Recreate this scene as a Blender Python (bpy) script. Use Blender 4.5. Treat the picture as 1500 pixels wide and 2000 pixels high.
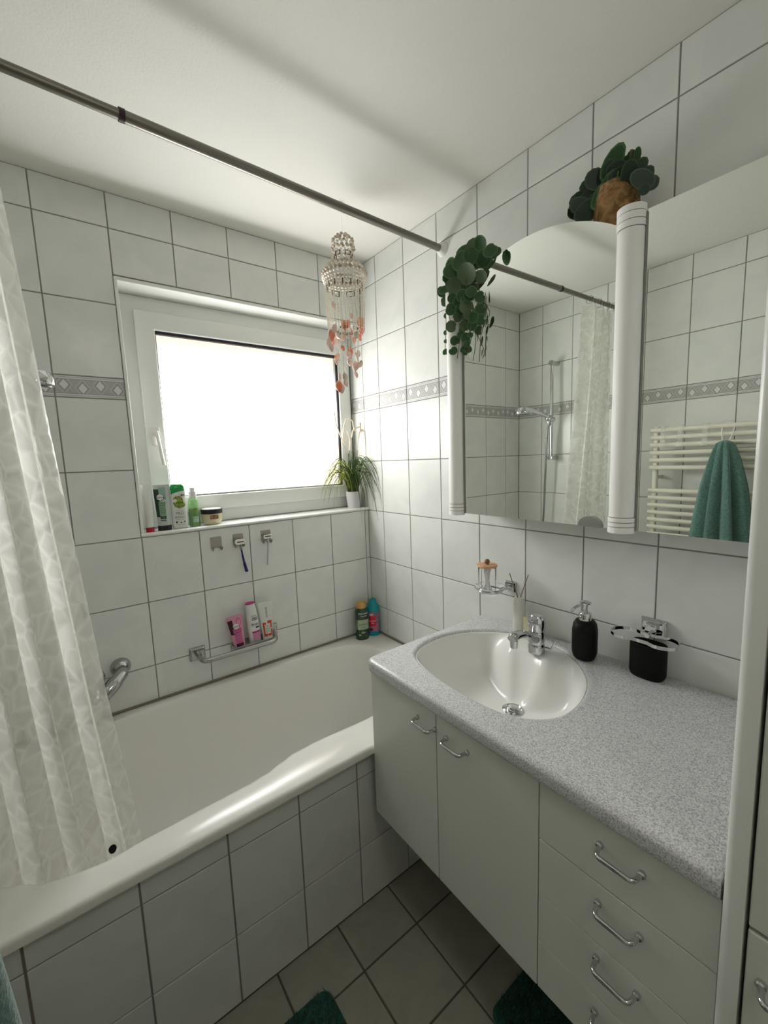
import bpy, bmesh, math, random
from mathutils import Vector, Matrix
for o in list(bpy.data.objects): bpy.data.objects.remove(o)
S = bpy.context.scene
COL = S.collection
random.seed(7)
PI = math.pi

# ---------------------------------------------------------------- camera
cam = bpy.data.cameras.new('camera'); camo = bpy.data.objects.new('camera', cam); COL.objects.link(camo)
cam.sensor_fit = 'HORIZONTAL'; cam.sensor_width = 36.0; cam.lens = 818.4 / 1500 * 36.0
cam.clip_start = 0.02
RX = Vector((0.79618073, -0.6039815, -0.03609137)); DN = Vector((-0.10318815, -0.07676523, -0.99169517)); FW = Vector((0.59619497, 0.79329279, -0.12344273))
M = Matrix(((RX.x, -DN.x, -FW.x, -1.2235), (RX.y, -DN.y, -FW.y, -1.7601), (RX.z, -DN.z, -FW.z, 1.4596), (0, 0, 0, 1)))
camo.matrix_world = M
S.camera = camo
# ---------------------------------------------------------------- world, exposure
w = bpy.data.worlds.new('world'); S.world = w; w.use_nodes = True
w.node_tree.nodes['Background'].inputs[0].default_value = (0.75, 0.82, 0.9, 1)
w.node_tree.nodes['Background'].inputs[1].default_value = 1.0
S.view_settings.view_transform = 'Standard'; S.view_settings.look = 'None'
S.view_settings.exposure = 0.38; S.view_settings.gamma = 1.0; S.view_settings.use_curve_mapping = False
WINDOW_STRENGTH = 16.5     # emission of the frosted pane, standing in for daylight
FILL_STRENGTH = 11.5       # fill lamp added behind the camera

# ---------------------------------------------------------------- materials
class N:
    """tiny expression builder for math nodes"""
    def __init__(s, nt, sock): s.nt = nt; s.s = sock
    def _op(s, op, *a):
        n = s.nt.nodes.new('ShaderNodeMath'); n.operation = op
        for i, v in enumerate((s,) + a):
            if isinstance(v, N): s.nt.links.new(v.s, n.inputs[i])
            else: n.inputs[i].default_value = v
        return N(s.nt, n.outputs[0])
    def __add__(s, o): return s._op('ADD', o)
    def __sub__(s, o): return s._op('SUBTRACT', o)
    def __mul__(s, o): return s._op('MULTIPLY', o)
    def frac(s): return s._op('FRACT')
    def abs(s): return s._op('ABSOLUTE')
    def lt(s, o): return s._op('LESS_THAN', o)
    def gt(s, o): return s._op('GREATER_THAN', o)
    def max(s, o): return s._op('MAXIMUM', o)
    def min(s, o): return s._op('MINIMUM', o)
    def mod(s, o): return s._op('FLOORED_MODULO', o)

def newmat(name):
    m = bpy.data.materials.new(name); m.use_nodes = True
    nt = m.node_tree; b = nt.nodes['Principled BSDF']
    return m, nt, b
def noise(nt, scale, detail=3, coord='Object', dist=0):
    tc = nt.nodes.new('ShaderNodeTexCoord'); n = nt.nodes.new('ShaderNodeTexNoise')
    n.inputs['Scale'].default_value = scale; n.inputs['Detail'].default_value = detail; n.inputs['Distortion'].default_value = dist
    nt.links.new(tc.outputs[coord], n.inputs['Vector']); return n
def mixc(nt, f, a, b):
    x = nt.nodes.new('ShaderNodeMix'); x.data_type = 'RGBA'
    for sock, v in ((x.inputs[0], f), (x.inputs[6], a), (x.inputs[7], b)):
        if isinstance(v, N): nt.links.new(v.s, sock)
        elif hasattr(v, 'is_output') or isinstance(v, bpy.types.NodeSocket): nt.links.new(v, sock)
        elif isinstance(v, tuple): sock.default_value = (*v, 1)
        else: sock.default_value = v
    return x.outputs[2]
def mat(name, col, rough=0.4, metal=0.0, trans=0.0, ior=1.45, col2=None, nscale=20, bump=0.0, bscale=60, coat=0.0, coord='Object', emit=None, sheen=0, alpha=1, detail=3, dist=0, lo=.35, hi=.65, sss=0):
    m, nt, b = newmat(name)
    b.inputs['Base Color'].default_value = (*col, 1); b.inputs['Roughness'].default_value = rough
    b.inputs['Metallic'].default_value = metal; b.inputs['Transmission Weight'].default_value = trans
    b.inputs['IOR'].default_value = ior; b.inputs['Coat Weight'].default_value = coat; b.inputs['Coat Roughness'].default_value = 0.05
    b.inputs['Sheen Weight'].default_value = sheen; b.inputs['Alpha'].default_value = alpha
    if col2:
        n = noise(nt, nscale, detail, coord, dist)
        r = nt.nodes.new('ShaderNodeMapRange'); r.inputs[1].default_value = lo; r.inputs[2].default_value = hi
        nt.links.new(n.outputs[0], r.inputs[0])
        nt.links.new(mixc(nt, r.outputs[0], col, col2), b.inputs['Base Color'])
    if bump:
        n = noise(nt, bscale, 3, coord); bp = nt.nodes.new('ShaderNodeBump'); bp.inputs['Strength'].default_value = bump
        bp.inputs['Distance'].default_value = 0.002
        nt.links.new(n.outputs[0], bp.inputs['Height']); nt.links.new(bp.outputs[0], b.inputs['Normal'])
    if emit:
        b.inputs['Emission Color'].default_value = (*emit[0], 1); b.inputs['Emission Strength'].default_value = emit[1]
    return m

def tile_mat(name, c1, c2, rough=0.13, bump=0.12):
    m, nt, b = newmat(name)
    n = noise(nt, 9, 4, 'Object', 0.6)
    oi = nt.nodes.new('ShaderNodeObjectInfo')
    tc = nt.nodes.new('ShaderNodeTexCoord'); va = nt.nodes.new('ShaderNodeVectorMath'); va.operation = 'MULTIPLY_ADD'
    nt.links.new(oi.outputs['Random'], va.inputs[0]); va.inputs[1].default_value = (37, 11, 23); nt.links.new(tc.outputs['Object'], va.inputs[2])
    nt.links.new(va.outputs[0], n.inputs['Vector'])
    r = nt.nodes.new('ShaderNodeMapRange'); r.inputs[1].default_value = .35; r.inputs[2].default_value = .68
    nt.links.new(n.outputs[0], r.inputs[0])
    c = mixc(nt, r.outputs[0], c1, c2)
    hs = nt.nodes.new('ShaderNodeHueSaturation')
    v = N(nt, oi.outputs['Random']) * 0.035 + 0.98
    nt.links.new(v.s, hs.inputs['Value']); nt.links.new(c, hs.inputs['Color']); nt.links.new(hs.outputs[0], b.inputs['Base Color'])
    b.inputs['Roughness'].default_value = rough; b.inputs['Specular IOR Level'].default_value = 0.16
    n2 = noise(nt, 14, 2, 'Object'); bp = nt.nodes.new('ShaderNodeBump'); bp.inputs['Strength'].default_value = bump; bp.inputs['Distance'].default_value = 0.004
    nt.links.new(va.outputs[0], n2.inputs['Vector'])
    nt.links.new(n2.outputs[0], bp.inputs['Height']); nt.links.new(bp.outputs[0], b.inputs['Normal'])
    return m
M_TILE = tile_mat('glazed_white_tile', (0.78, 0.79, 0.755), (0.72, 0.735, 0.71), 0.17, 0.06)
M_FTILE = tile_mat('floor_tile', (0.40, 0.39, 0.325), (0.34, 0.33, 0.28), 0.35, 0.2)
M_GROUT = mat('grey_grout', (0.27, 0.26, 0.25), 0.85)
M_FGROUT = mat('dark_floor_grout', (0.12, 0.11, 0.085), 0.9)
M_CEIL = mat('painted_ceiling', (0.80, 0.795, 0.74), 0.8, bump=0.5, bscale=180)
M_WHITEPAINT = mat('white_paint', (0.76, 0.77, 0.73), 0.5, bump=0.1, bscale=120)
M_UPVC = mat('window_plastic', (0.76, 0.78, 0.74), 0.3)
M_RUBBER = mat('black_rubber', (0.012, 0.012, 0.02), 0.5)
M_ENAMEL = mat('tub_enamel', (0.82, 0.81, 0.765), 0.22, coat=0.15)
M_CERAMIC = mat('basin_ceramic', (0.84, 0.84, 0.81), 0.2, coat=0.1)
M_CHROME = mat('chrome', (0.60, 0.61, 0.62), 0.06, 1.0)
M_DCHROME = mat('brushed_chrome', (0.42, 0.425, 0.42), 0.16, 1.0)
M_STEEL = mat('brushed_steel', (0.40, 0.37, 0.33), 0.38, 1.0, bump=0.2, bscale=300)
M_ROD = mat('grey_rod_metal', (0.22, 0.205, 0.18), 0.35, 0.9, bump=0.1, bscale=200)
M_LAM = mat('white_laminate', (0.71, 0.73, 0.67), 0.33, bump=0.12, bscale=260)
M_LAMEDGE = mat('white_panel_edge', (0.80, 0.81, 0.77), 0.3)
M_GAP = mat('dark_gap', (0.02, 0.015, 0.015), 0.8)
M_MIRROR = mat('mirror_glass', (0.90, 0.93, 0.885), 0.0, 1.0)
M_LAMP = mat('lamp_cover_plastic', (0.88, 0.87, 0.845), 0.5)
M_LINE = mat('dark_brown_line', (0.05, 0.035, 0.02), 0.5)
M_BLACK = mat('matt_black', (0.003, 0.003, 0.003), 0.55, bump=0.15, bscale=400); M_BLACK.node_tree.nodes['Principled BSDF'].inputs['Specular IOR Level'].default_value = 0.22
M_GLASS = mat('clear_glass', (1, 1, 1), 0.02, 0, 1.0, 1.18)
M_FROST = mat('frosted_dish', (0.75, 0.77, 0.76), 0.4, 0, 0.35, 1.4)
M_ACRYL = mat('clear_acrylic', (0.97, 0.98, 0.93), 0.08, 0, 0.0, 1.3, alpha=0.14)
M_BAMBOO = mat('bamboo', (0.72, 0.42, 0.24), 0.5, col2=(0.60, 0.33, 0.17), nscale=60)
M_DWOOD = mat('dark_wood', (0.20, 0.10, 0.055), 0.5)
M_COTTON = mat('cotton', (0.88, 0.87, 0.86), 0.9)
M_RADI = mat('cream_enamel', (0.80, 0.78, 0.67), 0.3)
M_TOWEL = mat('green_terry', (0.075, 0.165, 0.145), 0.95, col2=(0.125, 0.245, 0.215), nscale=130, bump=1.0, bscale=260, sheen=0.6)
M_RUG = mat('dark_green_pile', (0.012, 0.075, 0.055), 0.95, col2=(0.02, 0.12, 0.09), nscale=60, sheen=0.3)
M_BASKET = mat('wood_fibre', (0.36, 0.21, 0.085), 0.9, col2=(0.17, 0.09, 0.03), nscale=45, bump=1.0, bscale=90, dist=1.5)
M_POT = mat('white_stoneware', (0.66, 0.66, 0.67), 0.5)
M_STEM = mat('plant_stem', (0.10, 0.09, 0.035), 0.7)
M_SEAL = mat('aged_sealant', (0.22, 0.195, 0.15), 0.6)

def leaf_mat(name, c1, c2, edge=None, trans=0.0):
    m, nt, b = newmat(name)
    n = noise(nt, 35, 3, 'Generated')
    c = mixc(nt, n.outputs[0], c1, c2)
    if edge:
        uv = nt.nodes.new('ShaderNodeTexCoord'); sp = nt.nodes.new('ShaderNodeSeparateXYZ'); nt.links.new(uv.outputs['UV'], sp.inputs[0])
        f = N(nt, sp.outputs[0]).gt(0.86) * 0.55
        c = mixc(nt, f, c, edge)
    nt.links.new(c, b.inputs['Base Color']); b.inputs['Roughness'].default_value = 0.5
    if trans:
        t = nt.nodes.new('ShaderNodeBsdfTranslucent'); nt.links.new(c, t.inputs[0]); mx = nt.nodes.new('ShaderNodeMixShader'); mx.inputs[0].default_value = trans
        nt.links.new(b.outputs[0], mx.inputs[1]); nt.links.new(t.outputs[0], mx.inputs[2]); nt.links.new(mx.outputs[0], nt.nodes['Material Output'].inputs[0])
    return m
M_LEAF = leaf_mat('dark_round_leaf', (0.012, 0.045, 0.012), (0.03, 0.10, 0.022), (0.10, 0.20, 0.07), 0.1)
M_LEAF2 = leaf_mat('pale_leaf_underside', (0.05, 0.09, 0.04), (0.09, 0.14, 0.06), None, 0.1)
M_LEAF3 = leaf_mat('deep_green_leaf', (0.004, 0.014, 0.007), (0.012, 0.04, 0.016), (0.05, 0.09, 0.04))
M_BLADE = leaf_mat('grass_blade_green', (0.035, 0.07, 0.018), (0.09, 0.15, 0.028), None, 0.15)
M_BLADE2 = leaf_mat('grass_blade_yellow', (0.40, 0.45, 0.06), (0.50, 0.55, 0.10), None, 0.5)
M_PLUME = mat('cream_plume', (0.78, 0.68, 0.55), 0.9, bump=1, bscale=400)

def border_mat():
    m, nt, b = newmat('diamond_border_print')
    tc = nt.nodes.new('ShaderNodeTexCoord'); sp = nt.nodes.new('ShaderNodeSeparateXYZ'); nt.links.new(tc.outputs['UV'], sp.inputs[0])
    u, v = N(nt, sp.outputs[0]), N(nt, sp.outputs[1])      # u in tile widths, v 0..1
    nz = noise(nt, 110, 4, 'UV', 1.0); n = N(nt, nz.outputs[0])
    q = (u * 4).frac(); par = (u * 4).mod(2.0).lt(1.0)      # 1 on even cells
    vc = par * 0.16 + 0.42
    dia = ((q - 0.5).abs() * 0.98 + (v - vc).abs()).lt(0.27)
    line = ((q - 0.5).abs() * 0.98 + (v - vc).abs() - 0.27).abs().lt(0.016)
    zig = ((q - 0.5).abs() * 0.98 + (v - vc).abs() - 0.41).abs().lt(0.07)
    inner = v.gt(0.17) * v.lt(0.83)
    speck = n.gt(0.52)
    base = mixc(nt, speck, (0.34, 0.34, 0.325), (0.58, 0.58, 0.56))
    c = mixc(nt, zig, base, (0.50, 0.50, 0.48))
    zl = ((q - 0.5).abs() * 0.98 + (v - vc).abs() - 0.335).abs().lt(0.012)
    c = mixc(nt, zl, c, (0.24, 0.235, 0.22))
    c = mixc(nt, dia, c, (0.70, 0.71, 0.70)); c = mixc(nt, line, c, (0.27, 0.26, 0.25))
    c = mixc(nt, inner, (0.66, 0.67, 0.66), c)
    l2 = ((v - 0.5).abs() - 0.34).abs().lt(0.012).max(((v - 0.5).abs() - 0.43).abs().lt(0.010))
    c = mixc(nt, l2, c, (0.30, 0.29, 0.27))
    nt.links.new(c, b.inputs['Base Color']); b.inputs['Roughness'].default_value = 0.18; b.inputs['Specular IOR Level'].default_value = 0.16
    bp = nt.nodes.new('ShaderNodeBump'); bp.inputs['Strength'].default_value = 0.4; bp.inputs['Distance'].default_value = 0.002
    nt.links.new((dia.max(1 - inner if False else zig)).s, bp.inputs['Height']); nt.links.new(bp.outputs[0], b.inputs['Normal'])
    return m
M_BORDER = border_mat()

def counter_mat():
    m, nt, b = newmat('grey_granite_laminate')
    n = noise(nt, 380, 3, 'Object'); n2 = noise(nt, 520, 2, 'Object'); n3 = noise(nt, 3, 2, 'Object')
    r = nt.nodes.new('ShaderNodeValToRGB'); nt.links.new(n.outputs[0], r.inputs[0])
    e = r.color_ramp.elements; e[0].position = .36; e[0].color = (0.36, 0.36, 0.375, 1); e[1].position = .50; e[1].color = (0.61, 0.615, 0.62, 1)
    e = r.color_ramp.elements.new(0.66); e.color = (0.76, 0.76, 0.755, 1)
    f = N(nt, n2.outputs[0]).gt(0.64)
    nt.links.new(mixc(nt, f * 0.5, r.outputs[0], (0.33, 0.33, 0.36)), b.inputs['Base Color'])
    b.inputs['Roughness'].default_value = 0.32
    return m
M_COUNTER = counter_mat()

def pane_mat():
    m, nt, b = newmat('frosted_glow_glass')
    tc = nt.nodes.new('ShaderNodeTexCoord'); sp = nt.nodes.new('ShaderNodeSeparateXYZ'); nt.links.new(tc.outputs['Generated'], sp.inputs[0])
    x, z = N(nt, sp.outputs[0]), N(nt, sp.outputs[2])
    def ss(v, a, c):
        r = nt.nodes.new('ShaderNodeMapRange'); r.interpolation_type = 'SMOOTHSTEP'; r.inputs[1].default_value = a; r.inputs[2].default_value = c
        nt.links.new(v.s, r.inputs[0]); return N(nt, r.outputs[0])
    nb = noise(nt, 240, 3, 'Object'); n = N(nt, nb.outputs[0])
    # daylit view painted as emission: dim shutter box, bright middle, cream wall lower right
    top = ss(z + x * 0.03 + n * 0.02, 0.885, 0.94); low = ss(z * -1.0 + x * 0.75 + n * 0.10, 0.02, 0.50)
    c = mixc(nt, low, (0.99, 0.995, 0.99), (1.0, 0.895, 0.73))
    c = mixc(nt, top, c, (1.0, 0.865, 0.69))
    dz = (z - 0.42) * 4.2; dx = (x - 0.40) * 1.25
    hot = (dz * dz + dx * dx) * -1.0
    e = nt.nodes.new('ShaderNodeMath'); e.operation = 'EXPONENT'; nt.links.new(hot.s, e.inputs[0]); hot = N(nt, e.outputs[0])
    inv = N(nt, low.s) * -0.8 + 1.0
    st = (hot * inv * WINDOW_STRENGTH + 0.86) * (n * 0.5 + 0.75)
    st = st * (top * -0.12 + 1.0)
    nt.links.new(c, b.inputs['Emission Color']); nt.links.new(st.s, b.inputs['Emission Strength'])
    b.inputs['Base Color'].default_value = (0.5, 0.5, 0.5, 1); b.inputs['Roughness'].default_value = 0.25
    return m
M_PANE = pane_mat()

def curtain_mat():
    m, nt, b = newmat('pebble_vinyl')
    tc = nt.nodes.new('ShaderNodeTexCoord'); mp = nt.nodes.new('ShaderNodeMapping'); mp.inputs['Scale'].default_value = (1, 1, 1)
    nt.links.new(tc.outputs['UV'], mp.inputs[0])
    v = nt.nodes.new('ShaderNodeTexVoronoi'); v.feature = 'DISTANCE_TO_EDGE'; v.inputs['Scale'].default_value = 20; nt.links.new(mp.outputs[0], v.inputs['Vector'])
    v2 = nt.nodes.new('ShaderNodeTexVoronoi'); v2.inputs['Scale'].default_value = 20; nt.links.new(mp.outputs[0], v2.inputs['Vector'])
    sp = nt.nodes.new('ShaderNodeSeparateColor'); nt.links.new(v2.outputs['Color'], sp.inputs[0])
    edge = N(nt, v.outputs[0]).lt(0.045); rnd = N(nt, sp.outputs[0])
    b.inputs['Base Color'].default_value = (0.93, 0.93, 0.90, 1); b.inputs['Roughness'].default_value = 0.16
    t = nt.nodes.new('ShaderNodeBsdfTranslucent'); t.inputs[0].default_value = (0.97, 0.97, 0.93, 1)
    tr = nt.nodes.new('ShaderNodeBsdfTransparent'); tr.inputs[0].default_value = (0.97, 0.97, 0.95, 1)
    m1 = nt.nodes.new('ShaderNodeMixShader'); m1.inputs[0].default_value = 0.66
    nt.links.new(b.outputs[0], m1.inputs[1]); nt.links.new(t.outputs[0], m1.inputs[2])
    m2 = nt.nodes.new('ShaderNodeMixShader'); nt.links.new(m1.outputs[0], m2.inputs[1]); nt.links.new(tr.outputs[0], m2.inputs[2])
    f = N(nt, v.outputs[0]).min(0.18) * 1.0 + rnd * 0.20 + 0.06; nt.links.new(f.s, m2.inputs[0])
    nt.links.new(m2.outputs[0], nt.nodes['Material Output'].inputs[0])
    bp = nt.nodes.new('ShaderNodeBump'); bp.inputs['Strength'].default_value = 0.8; bp.inputs['Distance'].default_value = 0.006
    mn = N(nt, v.outputs[0]).min(0.30); nt.links.new(mn.s, bp.inputs['Height'])
    nt.links.new(bp.outputs[0], b.inputs['Normal']); nt.links.new(bp.outputs[0], t.inputs['Normal'])
    return m
M_CURTAIN = curtain_mat()
def flat(name, c, r=0.4, **k): return mat(name, c, r, **k)

# ---------------------------------------------------------------- object helpers
def link(o, parent=None):
    COL.objects.link(o)
    if parent: o.parent = parent
    return o
def tag(o, label=None, cat=None, group=None, kind=None):
    if label: o['label'] = label
    if cat: o['category'] = cat
    if group: o['group'] = group
    if kind: o['kind'] = kind
    return o
def thing(name, label, cat, loc=(0, 0, 0), rz=0, group=None):
    o = bpy.data.objects.new(name, None); o.empty_display_size = 0.03
    link(o); o.location = loc; o.rotation_euler = (0, 0, rz)
    return tag(o, label, cat, group)
def me(name, verts, faces, material, parent=None, smooth=True, ang=35, uvs=None, bevel=0, seg=2, loc=None):
    m = bpy.data.meshes.new(name); m.from_pydata([tuple(v) for v in verts], [], faces)
    bm = bmesh.new(); bm.from_mesh(m); bmesh.ops.recalc_face_normals(bm, faces=bm.faces[:]); bm.to_mesh(m); bm.free()
    m.materials.append(material)
    if smooth:
        m.polygons.foreach_set('use_smooth', [True] * len(m.polygons)); m.set_sharp_from_angle(angle=math.radians(ang))
    if uvs:
        ul = m.uv_layers.new(name='UVMap')
        for l in m.loops: ul.data[l.index].uv = uvs[l.vertex_index]
    o = bpy.data.objects.new(name, m); link(o, parent)
    if loc: o.location = loc
    if bevel:
        b = o.modifiers.new('bevel', 'BEVEL'); b.width = bevel; b.segments = seg; b.limit_method = 'ANGLE'
        b.harden_normals = False
    return o
class MB:
    def __init__(s): s.v = []; s.f = []
    def add(s, v, f):
        n = len(s.v); s.v += [tuple(a) for a in v]; s.f += [tuple(i + n for i in q) for q in f]; return s
    def box(s, x0, x1, y0, y1, z0, z1):
        v = [(x, y, z) for z in (z0, z1) for y in (y0, y1) for x in (x0, x1)]
        return s.add(v, [(0, 2, 3, 1), (4, 5, 7, 6), (0, 1, 5, 4), (2, 6, 7, 3), (0, 4, 6, 2), (1, 3, 7, 5)])
    def tube(s, pts, r, n=10, cap=True, flat=1.0):
        pts = [Vector(p) for p in pts]; k = len(pts)
        rs = r if isinstance(r, (list, tuple)) else [r] * k
        t0 = (pts[1] - pts[0]).normalized(); up = Vector((0, 0, 1)) if abs(t0.z) < .9 else Vector((1, 0, 0))
        a = t0.cross(up).normalized(); v = []
        for i, p in enumerate(pts):
            t = (pts[min(i + 1, k - 1)] - pts[max(i - 1, 0)]).normalized()
            a = (a - t * a.dot(t)).normalized(); b = t.cross(a)
            for j in range(n):
                th = 2 * PI * j / n; v.append(p + a * math.cos(th) * rs[i] + b * math.sin(th) * rs[i] * flat)
        f = [(i * n + j, i * n + (j + 1) % n, (i + 1) * n + (j + 1) % n, (i + 1) * n + j) for i in range(k - 1) for j in range(n)]
        if cap: f += [tuple(range(n)), tuple((k - 1) * n + j for j in range(n))]
        return s.add(v, f)
    def lathe(s, prof, c=(0, 0, 0), n=24, axis='z', sx=1, sy=1):
        v = []; k = len(prof)
        for r, z in prof:
            for j in range(n):
                th = 2 * PI * j / n; x, y = r * math.cos(th) * sx, r * math.sin(th) * sy
                p = (x, y, z) if axis == 'z' else ((z, x, y) if axis == 'x' else (x, z, y))
                v.append((p[0] + c[0], p[1] + c[1], p[2] + c[2]))
        f = [(i * n + j, i * n + (j + 1) % n, (i + 1) * n + (j + 1) % n, (i + 1) * n + j) for i in range(k - 1) for j in range(n)]
        if prof[0][0] > 1e-6: f.append(tuple(range(n)))
        if prof[-1][0] > 1e-6: f.append(tuple((k - 1) * n + j for j in range(n)))
        return s.add(v, f)
    def ball(s, c, r, n=8, sz=1.0):
        m = max(4, n // 2 + 1)
        return s.lathe([(max(1e-7, r * math.sin(PI * i / m)), -r * math.cos(PI * i / m) * sz) for i in range(m + 1)], c, n)
    def prism(s, poly, z0, z1, axis='z'):
        n = len(poly); v = []
        for z in (z0, z1):
            for a, b in poly: v.append((a, b, z) if axis == 'z' else ((z, a, b) if axis == 'x' else (a, z, b)))
        return s.add(v, [tuple(range(n)), tuple(range(2 * n - 1, n - 1, -1))] + [(i, (i + 1) % n, n + (i + 1) % n, n + i) for i in range(n)])
    def build(s, name, m, parent=None, **k):
        return me(name, s.v, s.f, m, parent, **k)
def arc(cx, cy, r, a0, a1, n=8): return [(cx + r * math.cos(a0 + (a1 - a0) * i / n), cy + r * math.sin(a0 + (a1 - a0) * i / n)) for i in range(n + 1)]
def rrect(x0, x1, y0, y1, r, n=6):
    return (arc(x1 - r, y0 + r, r, -PI / 2, 0, n) + arc(x1 - r, y1 - r, r, 0, PI / 2, n) + arc(x0 + r, y1 - r, r, PI / 2, PI, n) + arc(x0 + r, y0 + r, r, PI, 1.5 * PI, n))
def smooth_path(P, n=8):
    P = [Vector(p) for p in P]; out = []
    Q = [P[0] * 2 - P[1]] + P + [P[-1] * 2 - P[-2]]
    for i in range(1, len(Q) - 2):
        for k in range(n):
            t = k / n; a, b, c, d = Q[i - 1:i + 3]
            out.append(0.5 * ((2 * b) + (c - a) * t + (2 * a - 5 * b + 4 * c - d) * t * t + (3 * b - a - 3 * c + d) * t ** 3))
    return out + [P[-1]]
def closed_smooth(P, n=4):
    P = [Vector((*p, 0)) for p in P]; out = []; L = len(P)
    for i in range(L):
        a, b, c, d = P[i - 1], P[i], P[(i + 1) % L], P[(i + 2) % L]
        for k in range(n):
            t = k / n; q = 0.5 * ((2 * b) + (c - a) * t + (2 * a - 5 * b + 4 * c - d) * t * t + (3 * b - a - 3 * c + d) * t ** 3)
            out.append((q.x, q.y))
    return out
def round_path(P, r, n=6):
    """polyline with rounded corners"""
    P = [Vector(p) for p in P]; out = [P[0]]
    for i in range(1, len(P) - 1):
        a, b = (P[i - 1] - P[i]).normalized(), (P[i + 1] - P[i]).normalized()
        p, q = P[i] + a * r, P[i] + b * r
        for k in range(n + 1):
            t = k / n; out.append(p * (1 - t) ** 2 + P[i] * 2 * t * (1 - t) + q * t * t)
    return out + [P[-1]]

# ---------------------------------------------------------------- tiled walls
TH = 0.004; GAPW = 0.0036
_tc = {}
def tile_mesh(w, h, m, u0=0.0, t=TH, ch=0.0012):
    key = (round(w, 4), round(h, 4), m.name, round(u0, 3))
    if key in _tc: return _tc[key]
    v = []
    for dz, s in ((0, 0), (t - ch, 0), (t, ch)):
        v += [(s, s, dz), (w - s, s, dz), (w - s, h - s, dz), (s, h - s, dz)]
    f = [(i * 4 + j, i * 4 + (j + 1) % 4, i * 4 + 4 + (j + 1) % 4, i * 4 + 4 + j) for i in (0, 1) for j in range(4)] + [(8, 9, 10, 11)]
    M_ = bpy.data.meshes.new('tile'); M_.from_pydata(v, [], f); M_.materials.append(m)
    ul = M_.uv_layers.new(name='UVMap')
    for l in M_.loops:
        p = v[l.vertex_index]; ul.data[l.index].uv = (u0 + p[0] / 0.2, p[1] / h)
    _tc[key] = M_; return M_
def place_tile(parent, a, b, frame, w, h, m, u0=0):
    """frame: (origin fn) (a,b)->(x,y,z), rotation euler"""
    o = bpy.data.objects.new('tile' if m is not M_BORDER else 'border_tile', tile_mesh(w, h, m, u0)); COL.objects.link(o)
    pos, rot = frame; o.location = pos(a, b); o.rotation_euler = rot; o.parent = parent
    if m is M_BORDER and 'label' not in o: pass
    return o
def cut(rect, hole):
    a0, a1, b0, b1 = rect; c0, c1, d0, d1 = hole
    if a1 <= c0 + 1e-4 or a0 >= c1 - 1e-4 or b1 <= d0 + 1e-4 or b0 >= d1 - 1e-4: return [rect]
    out = []
    if a0 < c0 - 1e-3: out.append((a0, c0, b0, b1))
    if a1 > c1 + 1e-3: out.append((c1, a1, b0, b1))
    a0, a1 = max(a0, c0), min(a1, c1)
    if b0 < d0 - 1e-3: out.append((a0, a1, b0, d0))
    if b1 > d1 + 1e-3: out.append((a0, a1, d1, b1))
    return out
def tiled(parent, A, B, frame, m, holes=(), border=None, gap=GAPW, mn=0.008):
    for i in range(len(A) - 1):
        for j in range(len(B) - 1):
            R = [(A[i], A[i + 1], B[j], B[j + 1])]
            for h in holes: R = [q for r in R for q in cut(r, h)]
            mm = M_BORDER if border is not None and j == border else m
            for a0, a1, b0, b1 in R:
                if a1 - a0 < mn or b1 - b0 < mn: continue
                place_tile(parent, a0 + gap / 2, b0 + gap / 2, frame, a1 - a0 - gap, b1 - b0 - gap, mm, (hash((i, 3)) % 1) if False else 0)
H = 2.385
ZJ = [0.0, 0.215, 0.463, 0.711, 0.959, 1.207, 1.455, 1.703, 1.7748, 2.0228, 2.2708, H]
L = -1.57          # left wall
YF = -2.75         # wall behind the photographer
NX0, NZ0, NZ1, ND = -1.0200, 1.207, 2.122, 0.12     # window niche
def slab(name, x0, x1, y0, y1, z0, z1, m):
    return tag(MB().box(x0, x1, y0, y1, z0, z1).build(name, m, smooth=False), kind='structure')
g = TH - 0.0015
# right wall: tile faces at x=0
wr = slab('wall_right', g, 0.15, YF, ND + 0.06, 0, H, M_GROUT)
YJ = [ND, 0.003] + [-0.1275 - 0.2 * k for k in range(14)]; YJ = [y for y in YJ if y > YF] + [YF]
frame_r = (lambda a, b: (TH, -a, b), (PI / 2, 0, -PI / 2))      # local x -> -y, local y -> z, local z -> -x
tiled(wr, [-y for y in YJ], ZJ, frame_r, M_TILE, border=7)
# back wall with the niche hole: tile faces at y=0
bm_ = MB()
bm_.box(L, NX0, g, 0.15, 0, H); bm_.box(NX0, 0, g, 0.15, 0, NZ0); bm_.box(NX0, 0, g, 0.15, NZ1, H)
wb = tag(bm_.build('wall_back', M_GROUT, smooth=False), kind='structure')
XJ = [L, -1.4236, -1.2236, -1.0236, -0.8236, -0.6236, -0.4236, -0.2236, -0.0236, 0.0]
tiled(wb, XJ, ZJ, (lambda a, b: (a, TH, b), (PI / 2, 0, 0)), M_TILE, holes=[(NX0 - 0.004, 0.01, NZ0, NZ1)], border=7)
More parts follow.
